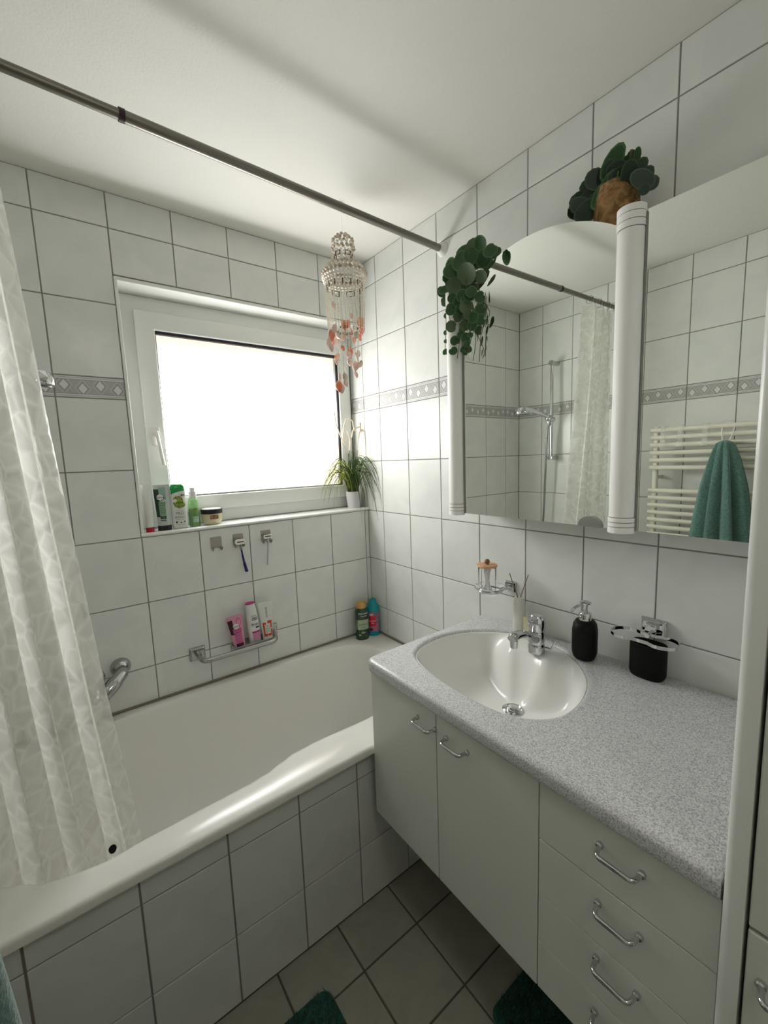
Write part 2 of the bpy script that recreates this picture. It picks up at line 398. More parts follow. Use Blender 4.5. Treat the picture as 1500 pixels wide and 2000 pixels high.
# left wall: tile faces at x=L
wl = slab('wall_left', L - 0.15, L - g, YF, 0.15, 0, H, M_GROUT)
YL = [0.0, -0.172, -0.372, -0.572, -0.771, -0.97, -1.17, -1.37, -1.57, -1.77, -1.97, -2.17, -2.37, -2.57, YF]
YLr = [-y for y in YL]
frame_l = (lambda a, b: (L - TH, a, b), (PI / 2, 0, PI / 2))     # local x -> +y, z -> +x
tiled(wl, sorted(YL), ZJ, frame_l, M_TILE, border=7)
slab('wall_front', L - 0.15, 0.15, YF - 0.12, YF, 0, H, mat('beige_plaster', (0.42, 0.39, 0.33), 0.7, bump=0.3, bscale=80))
fl = slab('floor', L - 0.15, 0.15, YF - 0.12, 0.15, -0.12, -g, M_FGROUT)
FX = [L, -1.485, -1.285, -1.085, -0.885, -0.684, -0.483, -0.283, -0.083, 0.0]
FY = [YF, -2.67, -2.47, -2.27, -2.07, -1.87, -1.67, -1.47, -1.27, -1.07, -0.869, -0.715]
tiled(fl, FX, FY, (lambda a, b: (a, b, -TH), (0, 0, 0)), M_FTILE, gap=0.0055)
slab('ceiling', L - 0.15, 0.15, YF - 0.12, 0.30, H, H + 0.1, M_CEIL)

# ---------------------------------------------------------------- window
# niche lining
nl = MB(); nl.box(NX0 - 0.001, NX0 + 0.0005, g + .001, ND + 0.05, NZ0, NZ1)
tag(nl.build('trim_1', M_WHITEPAINT, smooth=False), kind='structure')
nl = MB(); nl.box(NX0, 0.0, 0.001, ND + 0.05, NZ1 - 0.0135, NZ1 - .002); o = tag(nl.build('trim_2', M_WHITEPAINT, smooth=False), kind='structure')
# profile strips round the niche opening
for i, bx in enumerate([(NX0 - 0.0035, NX0 + 0.007, -0.0035, 0.006, NZ0 + 0.012, NZ1 - 0.016), (NX0 - 0.0035, -0.001, -0.0035, 0.006, NZ1 - 0.0165, NZ1 - 0.005)]):
    tag(MB().box(*bx).build('trim_%d' % (3 + i), M_LAMEDGE, bevel=0.002), kind='structure')
# tiled sill with a rounded front edge
sl = tag(MB().box(NX0, -0.001, 0.004, ND + 0.05, NZ0 + 0.001, NZ0 + 0.0105).build('window_sill', M_GROUT, smooth=False), kind='structure')
pf = [(0.006, NZ0 + 0.001), (-0.004, NZ0 + 0.001), (-0.0085, NZ0 + 0.004), (-0.0085, NZ0 + 0.010), (-0.004, NZ0 + 0.0145), (0.006, NZ0 + 0.0145)]
me('sill_edge', *(lambda b: (b.v, b.f))(MB().add([(x, y, z) for x in (NX0 - 0.004, -0.001) for y, z in pf], [tuple(range(6)), tuple(range(6, 12))] + [(i, (i + 1) % 6, 6 + (i + 1) % 6, 6 + i) for i in range(6)])), M_LAMEDGE, sl, ang=60)
tiled(sl, [NX0 + .002, -0.8236, -0.6236, -0.4236, -0.2236, -0.0236, -0.001], [0.006, ND], (lambda a, b: (a, b, NZ0 + 0.0105), (0, 0, 0)), M_TILE, gap=0.002, mn=0.01)

win = bpy.data.objects.new('window_1', None); link(win); win.location = (-0.5, ND, NZ0); tag(win, kind='structure')
WX, WY, WZ = -0.5, ND, NZ0
def ringframe(mb, x0, x1, z0, z1, wl_, wr_, wb_, wt, y0, y1):
    ox = [(x0, z0), (x1, z0), (x1, z1), (x0, z1)]; ix = [(x0 + wl_, z0 + wb_), (x1 - wr_, z0 + wb_), (x1 - wr_, z1 - wt), (x0 + wl_, z1 - wt)]
    v = [(a - WX, y - WY, b - WZ) for y in (y0, y1) for a, b in ox + ix]
    f = []
    for k in range(4):
        l = (k + 1) % 4
        f += [(k, l, 4 + l, 4 + k), (8 + k, 8 + l, 12 + l, 12 + k), (k, l, 8 + l, 8 + k), (4 + k, 4 + l, 12 + l, 12 + k)]
    return mb.add(v, f)
ringframe(MB(), -1.0195, -0.0005, NZ0 + 0.0155, NZ1 - 0.014, 0.075, 0.04, 0.07, 0.07, ND, ND + 0.06).build('window_frame', M_UPVC, win, smooth=False, bevel=0.003)
sash = ringframe(MB(), -0.960, -0.018, 1.276, 2.051, 0.066, 0.062, 0.063, 0.066, ND - 0.022, ND + 0.03).build('sash', M_UPVC, win, smooth=False, bevel=0.004)
ringframe(MB(), -0.900, -0.074, 1.333, 1.990, 0.007, 0.016, 0.0065, 0.016, ND - 0.012, ND + 0.006).build('gasket', M_RUBBER, sash, smooth=False)
ringframe(MB(), -0.896, -0.084, 1.338, 1.982, 0.007, 0.007, 0.007, 0.007, ND - 0.006, ND + 0.012).build('glazing_bead', M_DCHROME, sash, smooth=False)
MB().box(-0.893 - WX, -0.080 - WX, 0.010, 0.016, 1.341 - WZ, 1.984 - WZ).build('pane', M_PANE, sash, smooth=False)
hd = MB(); hy = ND - 0.022 - WY
hd.prism(rrect(-0.944 - WX, -0.914 - WX, 1.548 - WZ, 1.618 - WZ, 0.006, 3), hy - 0.010, hy, 'y')
hd.lathe([(0.011, -0.040), (0.011, 0)], (-0.929 - WX, hy - 0.003, 1.590 - WZ), 12, 'y')
h_ = hd.build('window_handle', mat('satin_aluminium', (0.72, 0.71, 0.67), 0.35, 0.35), win, bevel=0.001)
MB().add(*(lambda b: (b.v, b.f))(MB().tube(round_path([(-0.930 - WX, hy - 0.040, 1.598 - WZ), (-0.928 - WX, hy - 0.042, 1.585 - WZ), (-0.915 - WX, hy - 0.042, 1.470 - WZ)], 0.005), 0.0080, 10, True, 0.75))).build('lever', bpy.data.materials['satin_aluminium'], h_)
# no light passes the pane: its daylight is emission put into the material

# ---------------------------------------------------------------- bathtub
TZ = 0.57
tub = thing('bathtub', 'white built-in bathtub along the window wall with tiled front', 'bathtub', (-0.785, -0.376, 0))
def shell():
    cx, cy = -0.78, -0.375
    ox0, ox1, oy0, oy1 = L + 0.001, -0.001, -0.754, -0.001
    corner = [math.atan2(y - cy, x - cx) for x in (ox0, ox1) for y in (oy0, oy1)]
    N_ = 176; angs = sorted([2 * PI * i / N_ - PI for i in range(N_)] + corner)
    angs = [a for i, a in enumerate(angs) if i == 0 or a - angs[i - 1] > 1e-5]
    def outer(a, ins):
        c, s = math.cos(a), math.sin(a); t = 1e9
        for lim, d in ((ox1 - ins - cx, c), (ox0 + ins - cx, c), (oy1 - ins - cy, s), (oy0 + ins - cy, s)):
            if abs(d) > 1e-9 and lim / d > 0: t = min(t, lim / d)
        return (cx + c * t, cy + s * t)
    fr = [(-1.50, -0.58), (-1.427, -0.616), (-1.34, -0.664), (-1.248, -0.676), (-1.142, -0.663), (-1.02, -0.656), (-0.909, -0.652), (-0.849, -0.645), (-0.797, -0.629), (-0.75, -0.616), (-0.66, -0.612), (-0.479, -0.62), (-0.2, -0.60)]
    def fy(x):
        for (a, b), (c, d) in zip(fr, fr[1:]):
            if a <= x <= c:
                t = (x - a) / (c - a); t = t * t * (3 - 2 * t); return b + (d - b) * t
        return -0.6
    def inner(a, ix=0.0, iy=0.0, p=5.0):
        hx0, hx1 = 0.74 - ix, 0.655 - ix * 1.6; hy1 = 0.325 - iy; hy0 = 0.30 - iy
        c, s = math.cos(a), math.sin(a); hx = hx1 if c > 0 else hx0; hy = hy1 if s > 0 else hy0
        # direction matched to outer rectangle so that rings stay aligned
        q = outer(a, 0); dx, dy = q[0] - cx, q[1] - cy
        t = (abs(dx / hx) ** p + abs(dy / hy) ** p) ** (-1 / p)
        x, y = cx + dx * t, cy + dy * t
        if y < cy:
            k = min(1, max(0, (cy - y) / (0.30 - iy)))
            y = y + (fy(x) + iy - (cy - (0.30 - iy))) * k ** 3 if True else y
        return (x, y)
    rings = [([outer(a, 0.012) for a in angs], 0.545), ([outer(a, 0.0) for a in angs], 0.5455), ([outer(a, 0.0) for a in angs], 0.561), ([outer(a, 0.003) for a in angs], 0.567), ([outer(a, 0.010) for a in angs], TZ)]
    for ix, iy, z, p in ((-0.012, -0.012, TZ, 5), (-0.004, -0.004, 0.5685, 5), (0.0, 0.0, 0.563, 5), (0.006, 0.005, 0.54, 5), (0.014, 0.012, 0.48, 4.6), (0.03, 0.022, 0.38, 4.2), (0.06, 0.036, 0.28, 4), (0.10, 0.06, 0.20, 3.6), (0.15, 0.10, 0.165, 3.2), (0.25, 0.18, 0.155, 3)):
        rings.append(([inner(a, ix, iy, p) for a in angs], z))
    n = len(angs); v = []; f = []
    for pts, z in rings: v += [(x + 0.785, y + 0.376, z) for x, y in pts]
    for i in range(len(rings) - 1):
        for j in range(n): f.append((i * n + j, i * n + (j + 1) % n, (i + 1) * n + (j + 1) % n, (i + 1) * n + j))
    f.append(tuple((len(rings) - 1) * n + j for j in range(n)))
    return me('shell', v, f, M_ENAMEL, tub, ang=50)
shell()
ap = MB().box(L + 0.785 + .001, -0.001 + 0.785, -0.716 + 0.376, -0.69 + 0.376, 0.0005, 0.5445).build('apron', M_GROUT, tub, smooth=False)
tiled(ap, [L + .002, -1.3925, -1.186, -0.986, -0.786, -0.586, -0.386, -0.186, -0.002], [0.003, 0.207, 0.454, 0.544], (lambda a, b: (a + 0.785, -0.7155 + 0.376, b), (PI / 2, 0, 0)), M_TILE, gap=0.0042)
MB().box(-1.3945 + .785, -1.3905 + .785, -0.7195 + .376, -0.715 + .376, 0.003, 0.544).build('expansion_joint', M_SEAL, ap, smooth=False)
se = MB(); se.box(L + .002 + .785, -.002 + .785, -0.0075 + .376, 0.0 + .376 - .0005, TZ - .0005, TZ + .007); se.box(-0.0075 + .785, -.0005 + .785, -0.72 + .376, -0.008 + .376, TZ - .0005, TZ + .007)
se.build('sealant_strip', M_SEAL, tub, smooth=False)
MB().lathe([(0.0001, 0.012), (0.026, 0.012), (0.032, 0.006), (0.034, 0)], (-0.55 + .785, -0.375 + .376, 0.1555), 24).build('drain', M_CHROME, tub)

# ---------------------------------------------------------------- shower rod + curtain
rod = thing('shower_curtain_rod', 'grey metal telescopic rod spanning below the ceiling over the bathtub', 'curtain rod', (0, -0.562, 2.24))
dv = Vector((-1.57, -0.0588, 0.0))
def rp(t): return dv * t
MB().tube([rp(0.002), rp(1.045 / 1.57)], 0.0125, 16).build('outer_tube', M_ROD, rod)
MB().tube([rp(1.03 / 1.57), rp(0.998)], 0.0108, 16).build('inner_tube', M_ROD, rod)
MB().tube([rp(1.036 / 1.57), rp(1.048 / 1.57)], 0.0138, 16).build('collar', mat('dark_plum_plastic', (0.03, 0.01, 0.015), 0.5), rod)
MB().lathe([(0.013, -0.022), (0.022, -0.012), (0.026, -0.0015), (0.026, -0.0005)], (0, 0, 0), 24, 'x').build('wall_flange', M_UPVC, rod)
MB().lathe([(0.026, 0.0005), (0.026, 0.0015), (0.022, 0.012), (0.013, 0.022)], tuple(rp(1)), 24, 'x').build('wall_flange', M_UPVC, rod)

cur = thing('shower_curtain', 'translucent white shower curtain with pebble pattern hanging into the tub', 'shower curtain', (-1.38, -0.60, 0.46))
def xr_edge(z):
    T = [(0.40, -1.168), (0.50, -1.170), (0.90, -1.205), (1.48, -1.243), (2.0, -1.272), (2.24, -1.285)]
    for (a, b), (c, d) in zip(T, T[1:]):
        if a <= z <= c: return b + (d - b) * (z - a) / (c - a)
    return -1.285
def sst_(t): t = max(0, min(1, t)); return t * t * (3 - 2 * t)
NS, NZ = 260, 60; v = []; uv = []
for i in range(NZ + 1):
    z = 0.415 + (2.208 - 0.415) * i / NZ; h = i / NZ
    for j in range(NS + 1):
        s = j / NS; xr = xr_edge(z); x = xr + (-1.535 - xr) * s
        amp = 0.028 + 0.006 * (1 - h)
        ph = s * 4.6 * 2 * PI + 0.5 * math.sin(5 * s)
        y = -0.600 + amp * math.cos(ph + 0.5 * math.sin(3 * h)) + 0.010 * math.sin(ph * .37 + 4 * h) + 0.055 * (1 - h) ** 1.5
        x += 0.010 * math.sin(2 * ph + 1.0) * (1 - 0.3 * h)
        if z < 0.64:      # inside the tub the sheet lies against the front wall of the tub
            lim = -0.605 + max(0, (-1.30 - x)) * 0.45; k_ = sst_((0.64 - z) / 0.05); y = y + (max(y, lim) - y) * k_
        v.append((x + 1.38, y + 0.60, z - 0.46)); uv.append((s * 1.25, z))
f = [(i * (NS + 1) + j, i * (NS + 1) + j + 1, (i + 1) * (NS + 1) + j + 1, (i + 1) * (NS + 1) + j) for i in range(NZ) for j in range(NS)]
me('curtain_sheet', v, f, M_CURTAIN, cur, ang=180, uvs=uv)
for k in range(9):
    t = (1.30 + 0.028 * k); c = rp(t / 1.57) + Vector((0, -0.562, 2.24)) - Vector((-1.38, -0.60, 0.46))
    rg = [c + Vector((0.004 * math.sin(6.28 * q / 16), 0.019 * math.cos(6.28 * q / 16), 0.019 * math.sin(6.28 * q / 16) - 0.006)) for q in range(17)]
    MB().tube(rg, 0.0016, 6).build('ring', M_ACRYL if k % 3 else M_DCHROME, cur)
wd = MB().lathe([(0.0001, -0.004), (0.009, -0.004), (0.0105, 0.0)], (-1.226 + 1.38, -0.562 + 0.60, 0.502 - 0.46), 20, 'y', 0.85, 1.1)
wd.build('black_suction_cup', M_BLACK, cur)
MB().lathe([(0.011, 0.0012), (0.024, 0.0012), (0.024, 0.003)], (-1.226 + 1.38, -0.562 + 0.60, 0.504 - 0.46), 24, 'y').build('suction_disc', M_ACRYL, cur)

# ---------------------------------------------------------------- tub mixer, shower set
mx = thing('bath_mixer_tap', 'chrome wall mixer tap above the tub beside the curtain', 'tap', (-1.210, 0, 0.742))
for sx in (-1, 1):
    MB().lathe([(0.0335, 0), (0.033, -0.006), (0.026, -0.020), (0.017, -0.029), (0.0165, -0.032)], (0.075 * sx, -0.0005, 0), 28, 'y').build('escutcheon', M_DCHROME, mx)
bd = MB()
for sx in (-1, 1):
    P = smooth_path([(0.075 * sx, -0.028, 0), (0.073 * sx, -0.050, -0.006), (0.050 * sx, -0.075, -0.020), (0.018 * sx, -0.092, -0.045), (0.0, -0.100, -0.066)], 5)
    bd.tube(P, [0.017, 0.018, 0.019, 0.020, 0.021] + [0.0225] * 5 + [0.025] * 5 + [0.0235, 0.022, 0.020, 0.019, 0.018, 0.0165], 16, True, 0.85)
bd.build('mixer_body', M_DCHROME, mx)
MB().ball((-0.004, -0.060, 0.006), 0.030, 24).build('cartridge_dome', M_CHROME, mx)
MB().tube(smooth_path([(-0.004, -0.080, 0.004), (-0.006, -0.108, -0.006), (-0.010, -0.140, -0.022), (-0.012, -0.155, -0.030)], 5), [0.012] * 5 + [0.012] * 5 + [0.011] * 5 + [0.008], 12, True, 0.55).build('lever', M_CHROME, mx)
MB().tube(smooth_path([(0.0, -0.098, -0.060), (0.002, -0.112, -0.082), (0.003, -0.122, -0.102)], 5), [0.0165] * 6 + [0.0135] * 5, 14, True, 0.85).build('spout', M_DCHROME, mx)

rail = thing('shower_rail', 'chrome vertical shower rail on the left wall, seen in the mirror', 'shower rail', (L, -0.278, 1.435))
MB().tube([(0.062, 0, -0.01), (0.062, 0, 0.59)], 0.010, 14).build('bar', M_CHROME, rail)
for z in (0.0, 0.575): MB().tube([(0.001, 0, z), (0.078, 0, z)], 0.015, 14).build('bracket', M_CHROME, rail)
MB().tube([(0.045, 0, 0.235), (0.100, 0.004, 0.245)], 0.017, 14).tube([(0.095, 0.004, 0.235), (0.095, 0.004, 0.262)], 0.015, 12).build('slider', M_CHROME, rail)
hsx, hsy, hsz = L + 0.095, -0.274, 1.685
hs = thing('hand_shower', 'chrome round hand shower held on the wall rail above the bathtub', 'hand shower', (hsx, hsy, hsz))
MB().tube(smooth_path([(-0.01, 0, -0.035), (0.0, 0.001, 0.0), (0.10, 0.018, 0.030), (0.19, 0.034, 0.042)], 5), [0.010] * 4 + [0.0125] * 8 + [0.015] * 4, 12).build('handle', M_CHROME, hs)
hh = MB().lathe([(0.0001, -0.020), (0.040, -0.020), (0.044, -0.015), (0.042, 0.0), (0.030, 0.018), (0.0001, 0.024)], (0, 0, 0), 28).build('spray_head', M_CHROME, hs)
hh.location = (0.215, 0.036, 0.036); hh.rotation_euler = (0.1, 0.12, 0)
hf = MB().lathe([(0.0001, 0), (0.037, 0), (0.037, 0.004)], (0, 0, -0.0235), 24).build('spray_face', flat('grey_rubber_face', (0.08, 0.08, 0.085)), hh)
MB().tube(smooth_path([(hsx - 0.015, hsy, hsz - 0.035), (-1.495, -0.258, 1.58), (-1.500, -0.245, 1.3), (-1.505, -0.22, 0.95), (-1.47, -0.15, 0.68), (-1.36, -0.11, 0.60), (-1.25, -0.075, 0.64), (-1.225, -0.068, 0.712)], 12), 0.0066, 10).build('shower_hose', M_DCHROME, None)
tag(bpy.data.objects['shower_hose'], 'slim chrome shower hose looping from the hand shower down to the mixer', 'hose')

# ---------------------------------------------------------------- vanity: two cabinets, countertop, basin
CZ = 0.864
vc = thing('vanity_cabinet', 'white wall hung two-door cabinet below the washbasin beside the tub', 'cabinet', (-0.27, -1.04, 0.35))
V0 = Vector((-0.27, -1.04, 0.35))
def vb(x0, x1, y0, y1, z0, z1, o=V0): return MB().box(x0 - o.x, x1 - o.x, y0 - o.y, y1 - o.y, z0 - o.z, z1 - o.z)
def bar_handle(par, c, half, m=M_CHROME, out=0.028, r=0.0042):
    """horizontal bar handle along y, standing off a face at x=c.x toward -x"""
    p = round_path([(c[0], c[1] + half, c[2]), (c[0] - out, c[1] + half - 0.004, c[2]), (c[0] - out, c[1] - half + 0.004, c[2]), (c[0], c[1] - half, c[2])], 0.010, 5)
    b = MB().tube(p, r, 12)
    for s in (1, -1): b.lathe([(0.0065, 0.0), (0.0065, -0.006), (0.0045, -0.008)], (c[0], c[1] + half * s, c[2]), 12, 'x')
    return b.build('handle', m, par)
FXF = -0.543
def carcass(y0, y1, par, o):
    b = MB()
    for q in ((-0.522, -0.003, y0, y0 + 0.016), (-0.522, -0.003, y1 - 0.016, y1)): b.box(q[0] - o.x, q[1] - o.x, q[2] - o.y, q[3] - o.y, 0.352 - o.z, 0.8235 - o.z)
    b.box(-0.522 - o.x, -0.003 - o.x, y0 + .0162 - o.y, y1 - .0162 - o.y, 0.352 - o.z, 0.368 - o.z)
    b.box(-0.012 - o.x, -0.003 - o.x, y0 + .0162 - o.y, y1 - .0162 - o.y, 0.3682 - o.z, 0.8235 - o.z)
    return b.build('body', M_LAM, par, smooth=False)
carcass(-1.3295, -0.7575, vc, V0)
def basin_cut(o):
    return o
d = vb(FXF, -0.5235, -1.0385, -0.758, 0.350, 0.822).build('door', M_LAM, vc, smooth=False, bevel=0.0012)
bar_handle(d, (FXF - V0.x, -1.005 - V0.y, 0.778 - V0.z), 0.034)
d = vb(FXF, -0.5235, -1.3295, -1.0415, 0.350, 0.822).build('door', M_LAM, vc, smooth=False, bevel=0.0012)
bar_handle(d, (FXF - V0.x, -1.112 - V0.y, 0.776 - V0.z), 0.034)
dc = thing('drawer_cabinet', 'white cabinet with a column of handled drawers right of the basin doors', 'cabinet', (-0.27, -1.475, 0.35))
V1 = Vector((-0.27, -1.475, 0.35))
carcass(-1.6205, -1.331, dc, V1)
for z0, z1, hz in ((0.698, 0.822, 0.777), (0.5755, 0.6965, 0.661), (0.4625, 0.5745, 0.547), (0.350, 0.4615, 0.432)):
    o = vb(FXF, -0.5235, -1.6205, -1.332, z0 + .0006, z1, V1).build('drawer', M_LAM, dc, smooth=False, bevel=0.0010)
    bar_handle(o, (FXF - V1.x, -1.485 - V1.y, hz - V1.z), 0.034)

OUT = closed_smooth([(-0.417, -0.824), (-0.347, -0.790), (-0.254, -0.786), (-0.165, -0.820), (-0.094, -0.886), (-0.052, -0.970), (-0.052, -1.060), (-0.075, -1.125), (-0.121, -1.192), (-0.191, -1.245), (-0.283, -1.275), (-0.367, -1.276), (-0.425, -1.245), (-0.460, -1.190), (-0.472, -1.110), (-0.468, -1.010), (-0.452, -0.900)], 5)
def countertop():
    cu = bpy.data.curves.new('ct', 'CURVE'); cu.dimensions = '2D'; cu.fill_mode = 'BOTH'
    outer = [(-0.001, -0.746)] + [(-0.001, -1.621), (-0.556, -1.621)] + list(reversed(arc(-0.526, -0.776, 0.030, PI / 2, PI, 8)))
    for pts in (outer, OUT):
        sp = cu.splines.new('POLY'); sp.points.add(len(pts) - 1); sp.use_cyclic_u = True
        for q, p in zip(sp.points, pts): q.co = (p[0], p[1], 0, 1)
    cu.extrude = 0.020 - 0.012; cu.bevel_depth = 0.012; cu.bevel_resolution = 5; cu.offset = -0.012 if False else -0.0
    cu.offset = -0.012
    ob = bpy.data.objects.new('ct', cu); COL.objects.link(ob)
    dg = bpy.context.evaluated_depsgraph_get(); m = bpy.data.meshes.new_from_object(ob.evaluated_get(dg))
    bpy.data.objects.remove(ob); m.name = 'countertop'; m.materials.clear(); m.materials.append(M_COUNTER)
    m.polygons.foreach_set('use_smooth', [True] * len(m.polygons)); m.set_sharp_from_angle(angle=math.radians(40))
    o = bpy.data.objects.new('countertop', m); COL.objects.link(o); o.location = (0, 0, CZ - 0.020)
    return tag(o, 'grey speckled countertop with rounded front edge around the white basin', 'countertop')
countertop()

bs = thing('washbasin', 'oval white ceramic washbasin set into the grey countertop', 'washbasin', (-0.27, -1.05, CZ))
BC = Vector((-0.27, -1.05)); DC = Vector((-0.245, -1.055))
def ring_pts(k, fx=0.0):
    out = []
    for x, y in OUT:
        if fx and x > -0.185: x = -0.185 + (x + 0.185) * (1 - fx)
        p = Vector((x, y)); out.append(p.lerp(DC, k))
    return out
KS = [(-0.022, -0.024, -0.024), (-0.002, -0.018, -0.018), (0.002, -0.008, -0.007), (0.010, -0.0085, -0.0055), (0.022, -0.018, -0.006), (0.04, -0.034, -0.006), (0.07, -0.056, -0.0062), (0.11, -0.078, -0.0065), (0.17, -0.100, -0.007), (0.24, -0.116, -0.0075), (0.32, -0.127, -0.0085), (0.40, -0.134, -0.011), (0.46, -0.138, -0.020), (0.52, -0.141, -0.038), (0.58, -0.1435, -0.062), (0.65, -0.145, -0.092), (0.72, -0.1465, -0.118), (0.79, -0.148, -0.138), (0.86, -0.149, -0.148), (0.92, -0.1495, -0.1495)]
v = []; n = len(OUT)
def sst(t): t = max(0, min(1, t)); return t * t * (3 - 2 * t)
for k, zf, zb in KS:
    for (x, y), p in zip(OUT, ring_pts(k)):
        w_ = sst((x + 0.150) / 0.085)
        v.append((p.x + 0.27, p.y + 1.05, zf + (zb - zf) * w_))
f = [(i * n + j, i * n + (j + 1) % n, (i + 1) * n + (j + 1) % n, (i + 1) * n + j) for i in range(len(KS) - 1) for j in range(n)] + [tuple((len(KS) - 1) * n + j for j in range(n))]
me('bowl', v, f, M_CERAMIC, bs, ang=180)
MB().lathe([(0.031, -0.1505), (0.031, -0.146), (0.025, -0.1435), (0.021, -0.147), (0.019, -0.147), (0.019, -0.1425), (0.016, -0.1405), (0.0001, -0.140)], (DC.x + 0.27, DC.y + 1.05, 0), 28).build('drain', M_CHROME, bs)

tp = thing('basin_mixer_tap', 'chrome single lever tap standing on the rear edge of the washbasin', 'tap', (-0.124, -1.052, CZ - 0.0065), 0.12)
MB().lathe([(0.0255, 0), (0.0255, 0.022), (0.024, 0.026), (0.0235, 0.030)], (0, 0, 0), 32).build('base', M_CHROME, tp)
MB().lathe([(0.0235, 0.028), (0.025, 0.040), (0.025, 0.062), (0.0235, 0.068)], (0, 0, 0), 32).build('tap_body', M_CHROME, tp)
sp_ = MB().tube(smooth_path([(-0.008, 0, 0.042), (-0.045, 0, 0.060), (-0.085, 0, 0.083), (-0.125, 0, 0.092), (-0.150, 0, 0.089)], 5), [0.019] * 4 + [0.017] * 5 + [0.0155] * 5 + [0.0155] * 5 + [0.013] * 2, 16, True, 0.72)
sp_.build('spout', M_CHROME, tp)
MB().lathe([(0.010, -0.018), (0.011, -0.004), (0.011, 0.004)], (-0.137, 0, 0.078), 18).build('aerator', M_CHROME, tp)
hc = MB().lathe([(0.0235, 0.069), (0.0255, 0.078), (0.026, 0.095), (0.024, 0.108), (0.017, 0.117), (0.006, 0.120), (0.0001, 0.1205)], (0, 0, 0), 32)
hc.tube([(-0.005, 0, 0.104), (-0.030, 0, 0.112), (-0.046, 0, 0.116)], [0.016, 0.013, 0.007], 14, True, 0.6)
hc.build('lever', M_CHROME, tp)
MB().tube(round_path([(0.012, -0.018, 0.016), (0.016, -0.040, 0.014), (0.019, -0.050, 0.040)], 0.004), 0.0028, 8).build('drain_rod', M_CHROME, tp)

# ---------------------------------------------------------------- tall cabinet at the right
tcb = thing('tall_cabinet', 'tall white cabinet with doors cut off by the right picture edge', 'cabinet', (-0.28, -1.93, 0.0))
V2 = Vector((-0.28, -1.93, 0))
px = [(-0.003, -1.6485), (-0.003, -1.6235), (-0.548, -1.6235)] + arc(-0.553, -1.6335, 0.010, PI / 2, PI, 6) + [(-0.563, -1.6485)]
MB().prism([(a - V2.x, b_ - V2.y) for a, b_ in px], 0.06, 2.12).build('side_panel', M_LAMEDGE, tcb, ang=50)
vb(-0.535, -0.003, -2.22, -1.6495, 0.06, 2.12, V2).build('carcass', M_GAP, tcb, smooth=False)  # near-black colour stands for the shade in the door gaps
vb(-0.50, -0.003, -2.22, -1.63, 0.0, 0.0595, V2).build('plinth', M_LAM, tcb, smooth=False)
d = vb(-0.560, -0.5405, -2.22, -1.6525, 0.826, 2.12, V2).build('door', M_LAM, tcb, smooth=False, bevel=0.002)
d = vb(-0.560, -0.5405, -2.22, -1.6525, 0.08, 0.820, V2).build('door', M_LAM, tcb, smooth=False, bevel=0.002)
bar_handle(d, (-0.560 - V2.x, -1.704 - V2.y, 0.755 - V2.z), 0.034)

# ---------------------------------------------------------------- mirror cabinet
MX = -0.145
mc = thing('mirror_cabinet', 'mirror cabinet with arched left mirror and two white tube lamps', 'mirror cabinet', (0, -1.17, 1.27))
V3 = Vector((0, -1.17, 1.27))
vb(MX + 0.006, -0.003, -1.618, -0.742, 1.272, 1.972, V3).build('body', M_WHITEPAINT, mc, smooth=False)
A_ = [(y, 1.655 + math.sqrt(max(0, 0.16 - (y + 1.03) ** 2))) for y in [-0.735 - (1.322 - 0.735) * i / 40 for i in range(41)]]
A_ = [(y, z) for y, z in A_]
poly = [(y - V3.y, z - V3.z) for y, z in [(-1.322, 1.268)] + [(-0.740, 1.268)] + A_[1:] ]
po = [(y - V3.y, z - V3.z) for y, z in [(-1.322, 1.268), (-0.740, 1.268)] + A_]
MB().prism(po, MX, MX + 0.006, 'x').build('arched_mirror', M_MIRROR, mc, smooth=False)
for nm, y0, y1 in (('side_mirror', -1.6185, -1.3235),):
    MB().prism([(y0 - V3.y, 1.268 - V3.z), (y1 - V3.y, 1.268 - V3.z), (y1 - V3.y, 1.985 - V3.z), (y0 - V3.y, 1.985 - V3.z)], MX, MX + 0.006, 'x').build(nm, M_MIRROR, mc, smooth=False)
for yc in (-0.756, -1.2975):
    q = [(MX - 0.0005 - V3.x, yc + 0.029 - V3.y)] + [(MX - 0.0005 + 0.030 * math.cos(a), yc - V3.y + 0.029 * math.sin(a)) for a in [PI / 2 + PI * i / 14 for i in range(15)]]
    q = q[1:]
    lp = MB().prism(q, 1.3008 - V3.z, 1.9512 - V3.z).build('lamp_cover', M_LAMP, mc, ang=40)
    for z0 in (1.262, 1.278, 1.289, 1.9525, 1.968, 1.984):
        z1 = {1.262: 1.2765, 1.278: 1.2875, 1.289: 1.2995, 1.9525: 1.9665, 1.968: 1.9825, 1.984: 1.998}[z0]
        qq = [(MX - 0.0005 + (a - MX + 0.0005) * 1.06, yc - V3.y + (b_ - yc + V3.y) * 1.06) for a, b_ in q]
        MB().prism(qq, z0 - V3.z, z1 - V3.z).build('end_ring', M_LAMP, lp, ang=40)
    for g0, g1 in ((1.2625, 1.3005), (1.9515, 1.9975)): MB().prism([(a + 0.0004 if a < MX - .004 else a, b_) for a, b_ in q], g0 - V3.z, g1 - V3.z).build('ring_groove', M_LINE, lp, ang=40)
    MB().box(MX - 0.004, MX - 0.0003, yc - 0.0328 - V3.y, yc - 0.0312 - V3.y, 1.268 - V3.z, 1.98 - V3.z).build('edge_strip', M_GROUT, lp, smooth=False)
cl = [(-1.190, 1.268), (-1.190, 1.272)] + [(-1.2200 + 0.030 * math.cos(a), 1.270 + 0.025 * math.sin(a)) for a in [PI * i / 12 for i in range(13)]] + [(-1.250, 1.268)]
MB().prism([(a - V3.y, b_ - V3.z) for a, b_ in cl], MX - 0.008, MX - 0.0005, 'x').build('grip_clip', M_DCHROME, mc, ang=40)

